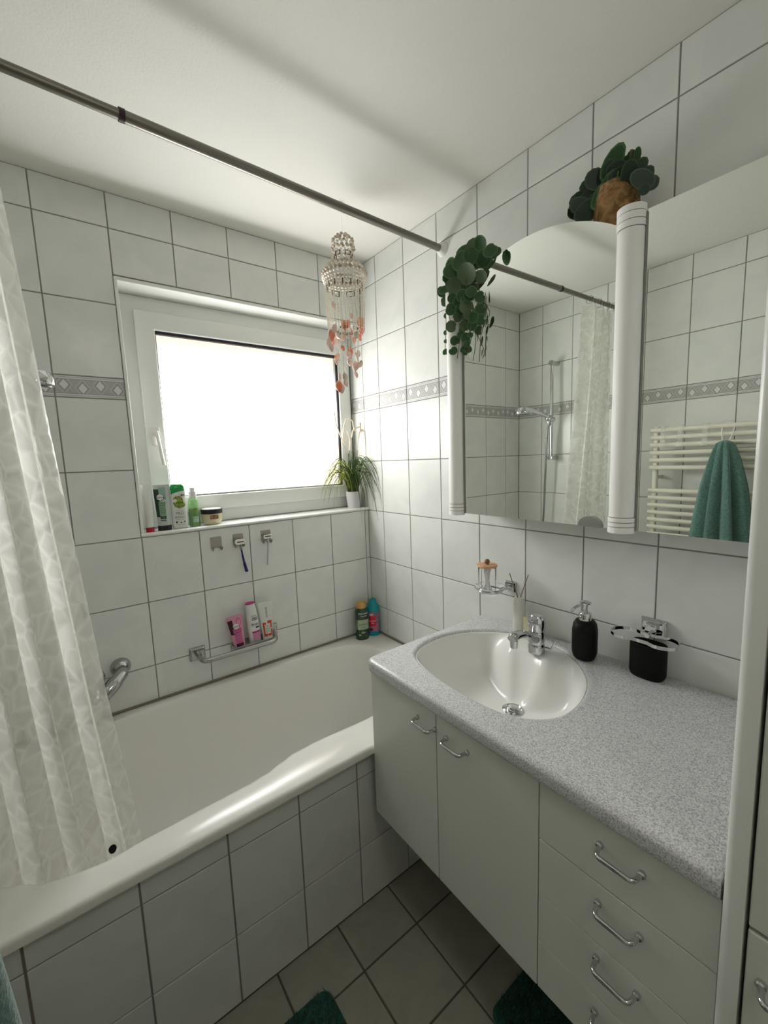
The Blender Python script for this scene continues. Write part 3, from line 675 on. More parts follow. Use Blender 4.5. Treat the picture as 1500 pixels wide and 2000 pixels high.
# ---------------------------------------------------------------- leaves
def round_leaf_mesh(name, r, m, n=14, cup=0.18, notch=0.25, long=1.0):
    v = [(0, 0, 0)]; uvs = [(0, 0)]
    for ring in (0.55, 1.0):
        for i in range(n):
            a = 2 * PI * i / n; q = r * ring * (1 - notch * max(0, math.cos(a)) ** 12)
            x, y = math.cos(a) * q * long, math.sin(a) * q
            v.append((x - r * long * .0, y, cup * r * ring ** 2 - 0.10 * abs(y))); uvs.append((ring, 0))
    f = [(0, 1 + i, 1 + (i + 1) % n) for i in range(n)] + [(1 + i, n + 1 + i, n + 1 + (i + 1) % n, 1 + (i + 1) % n) for i in range(n)]
    M_ = bpy.data.meshes.new(name); M_.from_pydata(v, [], f); M_.materials.append(m)
    ul = M_.uv_layers.new(name='UVMap')
    for l in M_.loops: ul.data[l.index].uv = uvs[l.vertex_index]
    M_.polygons.foreach_set('use_smooth', [True] * len(M_.polygons)); return M_
def put_leaf(mesh, parent, p, normal, spin, scale=1.0):
    o = bpy.data.objects.new('leaf', mesh); COL.objects.link(o); o.parent = parent; o.location = p
    q = Vector(normal).normalized().to_track_quat('Z', 'Y'); o.rotation_mode = 'QUATERNION'
    from mathutils import Quaternion
    o.rotation_quaternion = q @ Quaternion((0, 0, 1), spin); o.scale = (scale,) * 3; return o

CAMP = Vector((-1.2235, -1.7601, 1.4596))
def raypt(u, v, ax, val):
    d = RX * ((u - 750) / 818.4) + DN * ((v - 1000) / 818.4) + FW
    return CAMP + d * ((val - CAMP[ax]) / d[ax])
# hanging plant over the left end of the arch
hp = thing('trailing_plant', 'round leaved green plant trailing from the mirror top over the left lamp', 'plant', (-0.12, -0.83, 1.975))
HP = Vector(hp.location)
MB().lathe([(0.030, 0.0), (0.038, 0.035), (0.036, 0.035), (0.028, 0.004)], (0.03, 0.0, -0.002), 20).build('small_pot', M_POT, hp)
lm = [round_leaf_mesh('leaf', 0.5, M_LEAF), round_leaf_mesh('leaf', 0.5, M_LEAF2, cup=.25), round_leaf_mesh('leaf', 0.5, M_LEAF, cup=.05, notch=.4)]
big = [(928, 487, 34), (945, 505, 30), (958, 490, 26), (900, 510, 34), (885, 520, 30), (912, 535, 36), (895, 548, 38), (878, 545, 26), (930, 510, 36), (950, 497, 34), (966, 494, 24), (905, 495, 28), (918, 515, 30), (893, 575, 34), (870, 568, 26), (940, 540, 22), (882, 530, 30), (938, 475, 24), (922, 555, 24), (905, 565, 26), (886, 560, 30), (920, 500, 30), (948, 515, 26)]
for i, (u, v_, d_) in enumerate(big):
    p = raypt(u, v_, 0, -0.165 + random.uniform(-0.02, 0.045))
    to = (CAMP - p).normalized(); dist = (CAMP - p).length
    nrm = to + Vector((random.uniform(-.5, .3), random.uniform(-.2, .5), random.uniform(-.2, .9)))
    put_leaf(lm[0 if i % 5 else 1], hp, p - HP, nrm, random.uniform(0, 6.28), d_ / 818.4 * dist * 0.98)
vines = [[(925, 520), (905, 560), (897, 610), (898, 660), (893, 700)], [(915, 530), (905, 600), (908, 640), (905, 702)], [(930, 530), (932, 570), (940, 600), (938, 640), (934, 655)], [(890, 540), (880, 575), (877, 610), (882, 640)], [(920, 540), (915, 590), (922, 620), (918, 650), (917, 690)], [(880, 540), (872, 590), (871, 640), (869, 690)], [(905, 550), (925, 600), (926, 640), (915, 680), (911, 695)]]
small = [(930, 542, 22, 2), (938, 580, 22, 2), (938, 604, 22, 2), (938, 624, 22, 2), (935, 645, 18, 2), (881, 604, 24, 0), (865, 569, 22, 0), (869, 590, 18, 1), (881, 638, 22, 1), (907, 636, 20, 1), (922, 636, 20, 2), (889, 666, 20, 0), (910, 660, 20, 0), (912, 672, 14, 0), (885, 685, 18, 2), (907, 685, 18, 2), (914, 683, 16, 0), (871, 688, 14, 2), (871, 650, 10, 0), (871, 667, 9, 0), (910, 600, 26, 1), (914, 615, 18, 1), (900, 605, 24, 0), (916, 580, 22, 0), (908, 588, 20, 1), (920, 570, 22, 0), (898, 590, 26, 0), (912, 625, 18, 1), (924, 620, 22, 0), (893, 620, 18, 1), (902, 645, 12, 1), (872, 617, 11, 0), (900, 655, 16, 0), (918, 655, 12, 0), (893, 598, 22, 0), (884, 583, 20, 0), (903, 578, 24, 0)]
for i, (u, v_, d_, k) in enumerate(small):
    xx = -0.183 if 873 < u < 926 else (-0.154 if u >= 926 else -0.13)
    p = raypt(u, v_, 0, xx + random.uniform(-0.006, 0.004)); to = (CAMP - p).normalized(); dist = (CAMP - p).length
    nrm = to * 1.3 + Vector((random.uniform(-.3, .3), random.uniform(-.3, .3), random.uniform(0, .5)))
    put_leaf(lm[k], hp, p - HP, nrm, random.uniform(0, 6.28), d_ / 818.4 * dist * 0.92)
for i, vn in enumerate(vines):
    pts = [raypt(u, v_, 0, (-0.151 if u > 925 else -0.183 if (i != 5 or k < 1) else -0.135) if k else -0.15) - HP for k, (u, v_) in enumerate(vn)]
    MB().tube(smooth_path(pts, 5), 0.0011, 5).build('vine', M_STEM, hp)

# basket plant behind the arch
bp_ = thing('basket_plant', 'dark thick leaved plant in a brown fibre basket behind the mirror arch', 'plant', (-0.072, -1.228, 1.9725))
BP = Vector(bp_.location)
MB().lathe([(0.046, 0), (0.050, 0.03), (0.051, 0.08), (0.049, 0.128), (0.045, 0.130), (0.044, 0.10)], (0, 0, 0), 28).build('basket', M_BASKET, bp_)
MB().lathe([(0.0001, 0.104), (0.0455, 0.104)], (0, 0, 0), 20).build('soil', M_GAP, bp_)
for k in range(6):
    a = k * 1.05
    MB().tube(smooth_path([(0.02 * math.cos(a), 0.02 * math.sin(a), 0.10), (0.03 * math.cos(a), 0.04 * math.sin(a), 0.15), (-0.02 + 0.02 * math.cos(a), 0.05 * math.sin(a), 0.18)], 4), 0.003, 6).build('stem', M_STEM, bp_)
thick = [bpy.data.meshes.new('x')] * 0 + [round_leaf_mesh('leaf', 0.5, M_LEAF3, 12, .1, 0, 1.5), round_leaf_mesh('leaf', 0.5, M_LEAF, 12, .2, 0, 1.9), round_leaf_mesh('leaf', 0.5, M_LEAF3, 12, .1, .1, 1.1)]
BL = [(1163, 350, 34, 2, -0.1), (1150, 365, 30, 2, -.1), (1180, 348, 26, 0, .4), (1196, 318, 30, 1, 1.1), (1210, 345, 30, 0, .4), (1222, 322, 26, 0, .5), (1232, 318, 24, 0, 1.2), (1240, 345, 30, 0, .3), (1255, 350, 30, 0, -.5), (1272, 357, 24, 2, 0), (1264, 338, 22, 2, .2), (1230, 340, 30, 0, 1.6), (1187, 362, 26, 1, .9), (1172, 382, 24, 1, 0.9), (1140, 392, 34, 0, .2), (1128, 410, 32, 2, 0), (1150, 410, 36, 0, .5), (1120, 415, 20, 2, 0), (1140, 420, 26, 2, 0), (1245, 302, 12, 1, 1.5), (1205, 330, 26, 0, .2), (1218, 350, 26, 0, 0), (1160, 400, 30, 0, 1), (1246, 330, 24, 0, .8), (1200, 355, 24, 0, 1.2), (1135, 403, 30, 0, -.4), (1258, 370, 18, 2, 0), (1155, 380, 26, 0, .5), (1190, 335, 24, 0, 1.3)]
for i, (u, v_, d_, k, rot) in enumerate(BL):
    p = raypt(u, v_, 0, -0.085 + random.uniform(-0.03, 0.03)); dist = (CAMP - p).length; to = (CAMP - p).normalized()
    nrm = to * 1.2 + Vector((0, 0, random.uniform(-.2, .4))) + Vector((random.uniform(-.3, .3), random.uniform(-.3, .3), 0))
    o = put_leaf(thick[k], bp_, p - BP, nrm, 0, d_ / 818.4 * dist * 0.80)
    # spin so the long axis points along `rot` in the picture
    z = Vector(nrm).normalized(); want = (RX * math.cos(rot) - DN * math.sin(rot)); want = (want - z * want.dot(z)).normalized()
    y = z.cross(want); o.rotation_mode = 'QUATERNION'; o.rotation_quaternion = Matrix((want, y, z)).transposed().to_quaternion()

# grass plant on the sill
gp = thing('grass_plant', 'artificial grass with cream plumes in a white ribbed pot on the sill', 'plant', (-0.055, 0.050, NZ0 + 0.0148))
pb = []; NR, NC = 22, 64
for i in range(NR + 1):
    z = 0.083 * i / NR; r = 0.030 + 0.0065 * min(1, (i / NR) * 1.3) ** .6
    for j in range(NC):
        a = 2 * PI * j / NC; e = 0.0
        if 1 < i < NR - 2:
            q1 = (a * 16 / (2 * PI) + i * 0.36) % 1; q2 = (a * 16 / (2 * PI) - i * 0.36) % 1
            e = 0.0016 * (1 - 4 * min(abs(q1 - .5), abs(q2 - .5)) if min(abs(q1 - .5), abs(q2 - .5)) < .25 else 0)
        pb.append(((r + 0.0012 - e) * math.cos(a), (r + 0.0012 - e) * math.sin(a), z))
f = [(i * NC + j, i * NC + (j + 1) % NC, (i + 1) * NC + (j + 1) % NC, (i + 1) * NC + j) for i in range(NR) for j in range(NC)] + [tuple(range(NC))]
b0 = NR * NC; n0 = len(pb)
for j in range(NC): pb.append((0.034 * math.cos(2 * PI * j / NC), 0.034 * math.sin(2 * PI * j / NC), 0.083))
for j in range(NC): pb.append((0.033 * math.cos(2 * PI * j / NC), 0.033 * math.sin(2 * PI * j / NC), 0.068))
f += [(b0 + j, b0 + (j + 1) % NC, n0 + (j + 1) % NC, n0 + j) for j in range(NC)] + [(n0 + j, n0 + (j + 1) % NC, n0 + NC + (j + 1) % NC, n0 + NC + j) for j in range(NC)] + [tuple(n0 + NC + j for j in range(NC))]
me('pot', pb, f, M_POT, gp, ang=60)
def blade(parent, pts, w, m, name='blade'):
    P = smooth_path(pts, 4); v = []; k = len(P)
    for i, p in enumerate(P):
        t = (P[min(i + 1, k - 1)] - P[max(i - 1, 0)]).normalized(); sd = t.cross(Vector((-0.35, -0.9, 0.2))).normalized()
        ww = w * (1 - (i / (k - 1)) ** 2) + 0.0002
        v += [p - sd * ww, p + Vector((0, -0.0006, 0)), p + sd * ww]
    f = [(3 * i + j, 3 * i + j + 1, 3 * i + j + 4, 3 * i + j + 3) for i in range(k - 1) for j in (0, 1)]
    return me(name, v, f, m, parent, ang=180)
def clampx(p): return Vector((min(p.x, 0.050), min(p.y, 0.045), p.z))
rnd = random.Random(3)
for i in range(120):
    side = rnd.choice([-1, -1, 1, 1, 1, 0]); a0 = rnd.uniform(0, 6.28); r0 = 0.026 * rnd.random() ** .5
    b0_ = Vector((r0 * math.cos(a0), r0 * math.sin(a0), 0.07))
    hgt = rnd.uniform(0.10, 0.20) if side else rnd.uniform(0.14, 0.24)
    # plant leans both ways parallel to the window wall and out into the room on the right
    reach = rnd.uniform(0.05, 0.17)
    if side < 0: dr = Vector((-1, rnd.uniform(-.35, .1), 0))
    elif side > 0: dr = Vector((rnd.uniform(0.05, .25), -1, 0)); reach *= 0.95
    else: dr = Vector((rnd.uniform(-.5, .2), rnd.uniform(-.5, .0), 0)); reach *= 0.35
    droop = rnd.uniform(0.0, 0.09) * (1 if side else 0.2) + (0.05 if side > 0 and rnd.random() < .4 else 0)
    pts = [b0_, b0_ + dr * reach * 0.18 + Vector((0, 0, hgt * 0.55)), b0_ + dr * reach * 0.55 + Vector((0, 0, hgt * 0.95)), b0_ + dr * reach + Vector((0, 0, hgt * 0.98 - droop))]
    if side: pts.append(b0_ + dr * reach * 1.18 + Vector((0, 0, hgt * 0.82 - droop * 1.7)))
    blade(gp, [clampx(p) for p in pts], rnd.uniform(0.0012, 0.0021), M_BLADE2 if side < 0 and rnd.random() < .45 else M_BLADE)
PL = [[(652, 800), (657, 830), (668, 858), (676, 870)], [(676, 818), (672, 832), (670, 850), (671, 862)], [(680, 818), (688, 822), (690, 832), (692, 842)], [(678, 842), (682, 852), (684, 866), (682, 880)], [(722, 834), (700, 834), (690, 840), (687, 855)], [(726, 828), (712, 826), (704, 838), (701, 850)], [(724, 843), (712, 840), (702, 845), (700, 858)], [(610, 850), (625, 851), (640, 859), (650, 870)]]
for i, q in enumerate(PL):
    pts = [raypt(u, v_, 1, 0.02 + 0.01 * (i % 3)) - Vector(gp.location) for u, v_ in reversed(q)]
    pts = [clampx(p) for p in pts]
    P = smooth_path(pts, 5); r = 0.0032 if i != 7 else 0.0016
    MB().tube(P, [r * 0.8] + [r] * (len(P) - 2) + [r * 0.5], 8).build('plume', M_PLUME, gp)
    blade(gp, [Vector((0, 0, 0.07)), (Vector((0, 0, 0.07)) + pts[0]) / 2 + Vector((0, 0, 0.02)), pts[0]], 0.0009, M_BLADE, 'stalk')

# ---------------------------------------------------------------- bottles with printed labels
class Bottle:
    def __init__(s, sec, m, root, name='bottle', n=36, cap_faces=True):
        s.sec = sec; s.root = root
        v = []; 
        for z, w_, d_, p in sec:
            for j in range(n):
                a = 2 * PI * j / n; c, si = math.cos(a), math.sin(a)
                v.append((w_ * math.copysign(abs(c) ** (2 / p), c), d_ * math.copysign(abs(si) ** (2 / p), si), z))
        k = len(sec)
        f = [(i * n + j, i * n + (j + 1) % n, (i + 1) * n + (j + 1) % n, (i + 1) * n + j) for i in range(k - 1) for j in range(n)] + [tuple(range(n)), tuple((k - 1) * n + j for j in range(n))]
        s.o = me(name, v, f, m, root, ang=40)
    def at(s, z):
        q = s.sec
        if z <= q[0][0]: return q[0][1:]
        for a, b in zip(q, q[1:]):
            if a[0] <= z <= b[0]:
                t = (z - a[0]) / max(1e-9, b[0] - a[0]); return tuple(a[i] + (b[i] - a[i]) * t for i in (1, 2, 3))
        return q[-1][1:]
    def surf(s, u, z, off=0.0004):
        w_, d_, p = s.at(z); u = max(-0.999, min(0.999, u))
        y = -d_ * (1 - abs(u) ** p) ** (1 / p)
        nx, ny = u * 0.7, -1.0; l = math.hypot(nx, ny)
        return (u * w_ + nx / l * off, y + ny / l * off, z)
    def patch(s, u0, u1, z0, z1, m, name='label', off=0.0004, nu=12, nz=4, shape=None):
        v = []; f = []
        for i in range(nz + 1):
            for j in range(nu + 1):
                a, b = j / nu, i / nz
                if shape == 'ellipse':
                    hh = math.sqrt(max(0, 1 - (2 * b - 1) ** 2)); a = 0.5 + (a - 0.5) * max(hh, 0.02)
                u = u0 + (u1 - u0) * a; z = z0 + (z1 - z0) * b
                if callable(shape) and i == nz: z = shape(u)
                v.append(s.surf(u, z, off))
        f = [(i * (nu + 1) + j, i * (nu + 1) + j + 1, (i + 1) * (nu + 1) + j + 1, (i + 1) * (nu + 1) + j) for i in range(nz) for j in range(nu)]
        return me(name, v, f, m, s.root, ang=180)
    def text(s, txt, uc, zc, size, m, rot=0, off=0.0008, sx=1.0, name='lettering'):
        c = bpy.data.curves.new('t', 'FONT'); c.body = txt; c.size = size; c.align_x = 'CENTER'; c.align_y = 'CENTER'; c.resolution_u = 2
        ob = bpy.data.objects.new('t', c); COL.objects.link(ob)
        M_ = bpy.data.meshes.new_from_object(ob.evaluated_get(bpy.context.evaluated_depsgraph_get())); bpy.data.objects.remove(ob)
        w0 = s.at(zc)[0]
        for q in M_.vertices:
            x, y = q.co.x * sx, q.co.y
            if rot: x, y = x * math.cos(rot) - y * math.sin(rot), x * math.sin(rot) + y * math.cos(rot)
            q.co = s.surf(uc + x / w0, zc + y, off)
        M_.materials.clear(); M_.materials.append(m); M_.name = name
        o = bpy.data.objects.new(name, M_); link(o, s.root); return o
K_ = flat('ink_black', (0.01, 0.012, 0.012)); WH = flat('white_plastic', (0.72, 0.73, 0.70), 0.3); WI = flat('white_ink', (0.8, 0.82, 0.8))
DG = flat('ink_dark_green', (0.012, 0.07, 0.035)); G1 = flat('green_plastic', (0.005, 0.28, 0.055), 0.2); GR = flat('soft_green', (0.22, 0.36, 0.22)); GY = flat('pale_grey_plastic', (0.50, 0.54, 0.50), 0.3)
RED = flat('red_plastic', (0.45, 0.005, 0.02), 0.3); PK = flat('pink_plastic', (0.62, 0.30, 0.38), 0.25); PKD = flat('deep_pink', (0.42, 0.05, 0.18)); PKM = flat('mid_pink', (0.55, 0.13, 0.30)); WINE = flat('wine', (0.05, 0.004, 0.015)); ORG = flat('orange_red', (0.55, 0.07, 0.02))
LIME = flat('lime', (0.16, 0.30, 0.02)); OLV = flat('olive_leaf_print', (0.10, 0.15, 0.02), col2=(0.35, 0.36, 0.12), nscale=120)
SZ = NZ0 + 0.0148
# 1 white tube with red cap
t = thing('tube', 'plain white tube standing on its red cap, leftmost on the window sill', 'tube', (-0.990, 0.022, SZ), -0.15)
Bottle([(0.018, 0.014, 0.014, 2), (0.06, 0.0145, 0.0135, 2), (0.12, 0.016, 0.008, 2), (0.172, 0.017, 0.0012, 2.6), (0.178, 0.017, 0.0012, 2.6)], WH, t, 'tube_body')
Bottle([(0.0, 0.0145, 0.0145, 2), (0.017, 0.0145, 0.0145, 2)], RED, t, 'cap')
# 2 grey-green tube
t = thing('tube', 'grey and dark green conditioner tube on a black cap, second on the sill', 'tube', (-0.938, 0.030, SZ), -0.08)
B = Bottle([(0.019, 0.0225, 0.019, 2.2), (0.06, 0.0245, 0.018, 2.2), (0.12, 0.027, 0.010, 2.4), (0.165, 0.029, 0.002, 3), (0.174, 0.029, 0.0015, 3)], GY, t, 'tube_body')
Bottle([(0, 0.0235, 0.020, 2.2), (0.002, 0.0245, 0.021, 2.2), (0.0185, 0.0240, 0.0205, 2.2)], K_, t, 'cap')
B.patch(-.97, -.38, 0.052, 0.158, flat('dark_green_black', (0.012, 0.03, 0.02)), 'dark_panel')
B.patch(-.38, .45, 0.118, 0.165, flat('misty_green', (0.25, 0.38, 0.30)), 'green_panel')
B.patch(-.55, .30, 0.056, 0.110, GR, 'label', .0006)
B.patch(-.72, .22, 0.112, 0.141, K_, 'emblem', .0007, shape='ellipse'); B.patch(-.70, .16, 0.114, 0.140, WH, 'emblem', .0009, shape='ellipse')
B.text('Balea', -.27, 0.127, 0.014, K_, off=.0013)
B.text('COMFORT', -.13, 0.104, 0.0065, K_, off=.001); B.text('REPAIR', -.13, 0.096, 0.0065, K_, off=.001); B.text('Shampoo', -.13, 0.087, 0.005, DG, off=.001); B.text('Intensive', -.13, 0.078, 0.006, DG, off=.001); B.text('Pflege', -.13, 0.070, 0.006, DG, off=.001)
B.patch(-.55, .30, 0.044, 0.055, K_, 'band', .0006); B.text('mit Hyaluron', -.13, 0.049, 0.004, WI, off=.001)
B.patch(-.55, .25, 0.036, 0.042, flat('moss', (0.10, 0.16, 0.10)), 'band', .0006)
# 3 white bottle green cap
t = thing('shower_gel_bottle', 'white flat shower gel bottle with bright green top on the sill', 'bottle', (-0.883, 0.030, SZ), -0.05)
B = Bottle([(0, 0.024, 0.012, 3.2), (0.004, 0.028, 0.0155, 3.2), (0.06, 0.0285, 0.0165, 3.2), (0.145, 0.0265, 0.0155, 3.2), (0.150, 0.0262, 0.0152, 3.2)], WH, t, 'bottle_body')
B2 = Bottle([(0.1505, 0.0262, 0.0152, 3.2), (0.165, 0.0245, 0.014, 3), (0.172, 0.020, 0.011, 2.6), (0.174, 0.014, 0.007, 2.4)], G1, t, 'cap')
B.patch(-.98, .9, 0.135, 0.150, G1, 'cap_sweep', .0005, 14, 3); B.patch(-.75, .98, 0.128, 0.143, WH, 'white_swoosh', .0009, 14, 4, shape=lambda u: 0.137 + 0.010 * (1 - ((u - .98) / 1.73) ** 2))
B.patch(-.78, .55, 0.085, 0.132, OLV, 'leaf_print', .0007, shape='ellipse'); B.patch(-.85, -.2, 0.103, 0.117, WH, 'splash', .001, shape='ellipse')
B.patch(-.62, .78, 0.078, 0.108, OLV, 'leaf_print', .0006, shape='ellipse'); B.patch(-.48, .62, 0.090, 0.113, flat('pale_lime', (0.50, 0.60, 0.22)), 'emblem', .0011, shape='ellipse'); B.patch(-.44, .58, 0.0915, 0.1115, LIME, 'emblem', .0013, shape='ellipse'); B.text('Limette', .07, 0.1015, 0.008, DG, off=.0017)
B.patch(.30, .82, 0.126, 0.133, K_, 'small_sign', .0012); B.text('vegan', .56, 0.1295, 0.005, WI, off=.0016)
B.text('MILD', 0.0, 0.060, 0.0155, flat('ink_grey', (0.12, 0.12, 0.12)), sx=.8); B.text('BODY', -.18, 0.045, 0.0125, bpy.data.materials['ink_grey'], sx=.75); B.text('und', .38, 0.045, 0.009, bpy.data.materials['ink_grey'])
B.patch(-.55, .65, 0.0365, 0.0372, K_, 'rule', .0007); B.patch(-.5, .5, 0.0715, 0.0722, K_, 'rule', .0007); B.patch(-.45, .62, 0.0165, 0.0172, K_, 'rule', .0007)
B.patch(-.58, -.38, 0.021, 0.031, K_, 'badge', .0009, shape='ellipse'); B.patch(-.05, .2, 0.022, 0.027, K_, 'badge', .0009, shape='ellipse'); B.patch(.4, .62, 0.023, 0.030, bpy.data.materials['ink_grey'], 'badge', .0009, shape='ellipse')
# 4 green translucent pump spray
GT = mat('green_clear_plastic', (0.55, 0.85, 0.45), 0.12, 0, 0.75, 1.35); GT2 = mat('green_gel', (0.20, 0.42, 0.03), 0.15, 0, 0.45, 1.35)
t = thing('pump_bottle', 'translucent green pump bottle with pale top on the window sill', 'bottle', (-0.826, 0.045, SZ), 0.0)
B = Bottle([(0, 0.0185, 0.0185, 2), (0.003, 0.021, 0.021, 2), (0.04, 0.0205, 0.0205, 2), (0.10, 0.0185, 0.0185, 2), (0.111, 0.016, 0.016, 2), (0.115, 0.0125, 0.0125, 2)], GT, t, 'bottle_body')
Bottle([(0.002, 0.0175, 0.0175, 2), (0.035, 0.0185, 0.0185, 2), (0.072, 0.0175, 0.0175, 2)], GT2, t, 'gel')
Bottle([(0.1155, 0.0145, 0.0145, 2.2), (0.140, 0.0135, 0.0135, 2.2)], WH, t, 'collar'); Bottle([(0.1405, 0.0095, 0.0095, 2.6), (0.155, 0.0092, 0.0092, 2.6)], WH, t, 'pump_head')
B.patch(-.45, .62, 0.017, 0.040, flat('label_pale_green', (0.42, 0.60, 0.46)), 'label'); B.text('aloe vera', .08, 0.033, 0.006, K_); B.text('gel', .08, 0.024, 0.005, DG)
B.text('AFTER SUN', 0, 0.102, 0.005, DG); B.text('ALOE', .05, 0.091, 0.010, flat('mint', (0.15, 0.40, 0.22)), sx=1.1)
for k, a in enumerate((-.5, -.25, 0.0, .3, .55)):
    c0 = (0.05 + a * 0.2, 0.055); c1 = (0.05 + a * 0.9, 0.070 + 0.006 * (1 - abs(a)))
    vv = [B.surf(c0[0] - .07, c0[1], .0006), B.surf(c0[0] + .07, c0[1], .0006), B.surf(c1[0], c1[1] + 0.006, .0006)]
    me('leaf_print', vv, [(0, 1, 2)], LIME, t)
# 5 jar
t = thing('cream_jar', 'round cream coloured jar with black lid on the window sill', 'jar', (-0.757, 0.050, SZ), 0.15)
CR = flat('cream_plastic', (0.72, 0.66, 0.46), 0.25)
B = Bottle([(0, 0.028, 0.028, 2), (0.004, 0.034, 0.034, 2), (0.02, 0.0395, 0.0395, 2), (0.044, 0.0405, 0.0405, 2)], CR, t, 'jar_body', 40)
Bottle([(0.0445, 0.042, 0.042, 2), (0.062, 0.042, 0.042, 2), (0.064, 0.040, 0.040, 2)], K_, t, 'lid', 40); Bottle([(0.0642, 0.037, 0.037, 2), (0.0655, 0.035, 0.035, 2)], flat('lid_top', (0.75, 0.74, 0.68), 0.2), t, 'lid_top', 32)
B.patch(-.55, .25, 0.023, 0.040, flat('brown_print', (0.10, 0.04, 0.01), col2=(0.42, 0.25, 0.10), nscale=150), 'label'); B.text('coco', .42, 0.034, 0.010, flat('gold_ink', (0.5, 0.33, 0.1))); B.text('body', .5, 0.026, 0.006, bpy.data.materials['gold_ink'])

# corner bottles on the tub rim
t = thing('shower_gel_bottle', 'dark green bottle with a gold cap on the tub corner', 'bottle', (-0.113, -0.064, TZ + 0.0002), -0.25)
DGB = mat('dark_green_clear', (0.006, 0.045, 0.015), 0.15, coat=0.6)
B = Bottle([(0, 0.030, 0.024, 2.3), (0.004, 0.034, 0.027, 2.3), (0.05, 0.0335, 0.0265, 2.3), (0.145, 0.0325, 0.026, 2.3), (0.162, 0.027, 0.023, 2.2)], DGB, t, 'bottle_body')
Bottle([(0.1625, 0.027, 0.024, 2.1), (0.186, 0.0255, 0.023, 2.1), (0.192, 0.020, 0.019, 2.1)], mat('gold_cap', (0.55, 0.36, 0.10), 0.3, 0.6), t, 'cap')
B.text('Palmolive', 0, 0.137, 0.0125, WI); B.text('Naturals', .1, 0.124, 0.009, WI)
B.patch(-.96, .96, 0.055, 0.105, flat('sage_label', (0.36, 0.44, 0.30)), 'label'); B.text('wellbeing', 0, 0.082, 0.0125, K_); B.text('massage', 0, 0.068, 0.006, DG)
B.patch(-.4, .2, 0.034, 0.045, flat('olive_dots', (0.25, 0.33, 0.22)), 'olive_print', .0006, shape='ellipse'); B.patch(-.75, -.4, 0.022, 0.034, bpy.data.materials['olive_dots'], 'olive_print', .0006, shape='ellipse'); B.patch(.05, .6, 0.010, 0.026, flat('olive_print_dark', (0.04, 0.10, 0.04)), 'olive_print', .0006, shape='ellipse')
t = thing('shower_gel_bottle', 'turquoise capped bottle with red label in the tub corner', 'bottle', (-0.040, -0.060, TZ + 0.0002), -0.45)
TQ = flat('turquoise_plastic', (0.005, 0.30, 0.36), 0.25)
B = Bottle([(0, 0.029, 0.024, 2.2), (0.003, 0.0315, 0.026, 2.2), (0.05, 0.0315, 0.026, 2.2), (0.125, 0.0315, 0.026, 2.2)], TQ, t, 'bottle_body')
Bottle([(0.1255, 0.0320, 0.0265, 2.2), (0.150, 0.030, 0.025, 2.1), (0.163, 0.022, 0.021, 2), (0.168, 0.018, 0.018, 2), (0.186, 0.0165, 0.0165, 2), (0.190, 0.011, 0.011, 2)], TQ, t, 'cap')
B.patch(-.95, .95, 0.022, 0.124, flat('floral_print', (0.55, 0.16, 0.20), col2=(0.10, 0.16, 0.24), nscale=70), 'label'); B.patch(-.75, .3, 0.052, 0.104, flat('crimson_label', (0.62, 0.005, 0.05)), 'label', .0007)
B.text('raspberry', -.22, 0.080, 0.009, WI, off=.0012); B.text('kiss', -.22, 0.068, 0.009, WI, off=.0012)
B.patch(-.7, -.1, 0.106, 0.120, flat('flower_pink', (0.75, 0.45, 0.42)), 'flower_print', .0007, shape='ellipse'); B.patch(-.75, -.15, 0.026, 0.044, flat('berry', (0.06, 0.02, 0.09)), 'berry_print', .0007, shape='ellipse')

# grab bar with soap tray
gb = thing('grab_bar', 'chrome grab bar with soap tray on the wall above the tub', 'grab bar', (-0.873, 0, 0.711))
def plate(par, c, half, th, m=M_DCHROME, axis='y', name='wall_plate'):
    v = []
    for d_, s in ((0.0, 1.0), (th * .4, 1.0), (th, 0.80)):
        for a, b_ in ((-1, -1), (1, -1), (1, 1), (-1, 1)):
            A, Bz = a * half[0] * s, b_ * half[1] * s
            v.append((c[0] + A, c[1] - d_, c[2] + Bz) if axis == 'y' else (c[0] - d_, c[1] + A, c[2] + Bz))
    f = [(i * 4 + j, i * 4 + (j + 1) % 4, i * 4 + 4 + (j + 1) % 4, i * 4 + 4 + j) for i in (0, 1) for j in range(4)] + [(8, 9, 10, 11), (0, 1, 2, 3)]
    return me(name, v, f, m, par, smooth=False, bevel=0.002)
plate(gb, (0, -0.0005, 0), (0.030, 0.027), 0.014); plate(gb, (0.315, -0.0005, 0.012), (0.026, 0.026), 0.014)
MB().tube(round_path([(0, -0.010, 0), (0.0, -0.088, -0.006), (0.305, -0.088, -0.006), (0.315, -0.010, 0.010)], 0.034, 8), 0.0105, 14).build('bar', M_DCHROME, gb)
tr = MB()
Q0 = rrect(0.125, 0.300, -0.074, -0.012, 0.018, 5); Q1 = rrect(0.131, 0.294, -0.068, -0.018, 0.014, 5); n = len(Q0)
v = [(a, b_, 0.004) for a, b_ in Q0] + [(a, b_, 0.004) for a, b_ in Q1] + [(a, b_, -0.014) for a, b_ in Q1] + [(a * 1.0, b_, -0.020) for a, b_ in Q0]
f = [(i, (i + 1) % n, n + (i + 1) % n, n + i) for i in range(n)] + [(n + i, n + (i + 1) % n, 2 * n + (i + 1) % n, 2 * n + i) for i in range(n)] + [tuple(2 * n + i for i in range(n))] + [(i, (i + 1) % n, 3 * n + (i + 1) % n, 3 * n + i) for i in range(n)] + [tuple(3 * n + i for i in range(n))]
me('soap_tray', v, f, mat('grey_translucent_tray', (0.50, 0.52, 0.52), 0.25, 0, 0.3), gb, ang=40)
BZ = 0.711 - 0.0138
def tilt(o, rx, ry): o.rotation_euler = (rx, ry, o.rotation_euler[2])
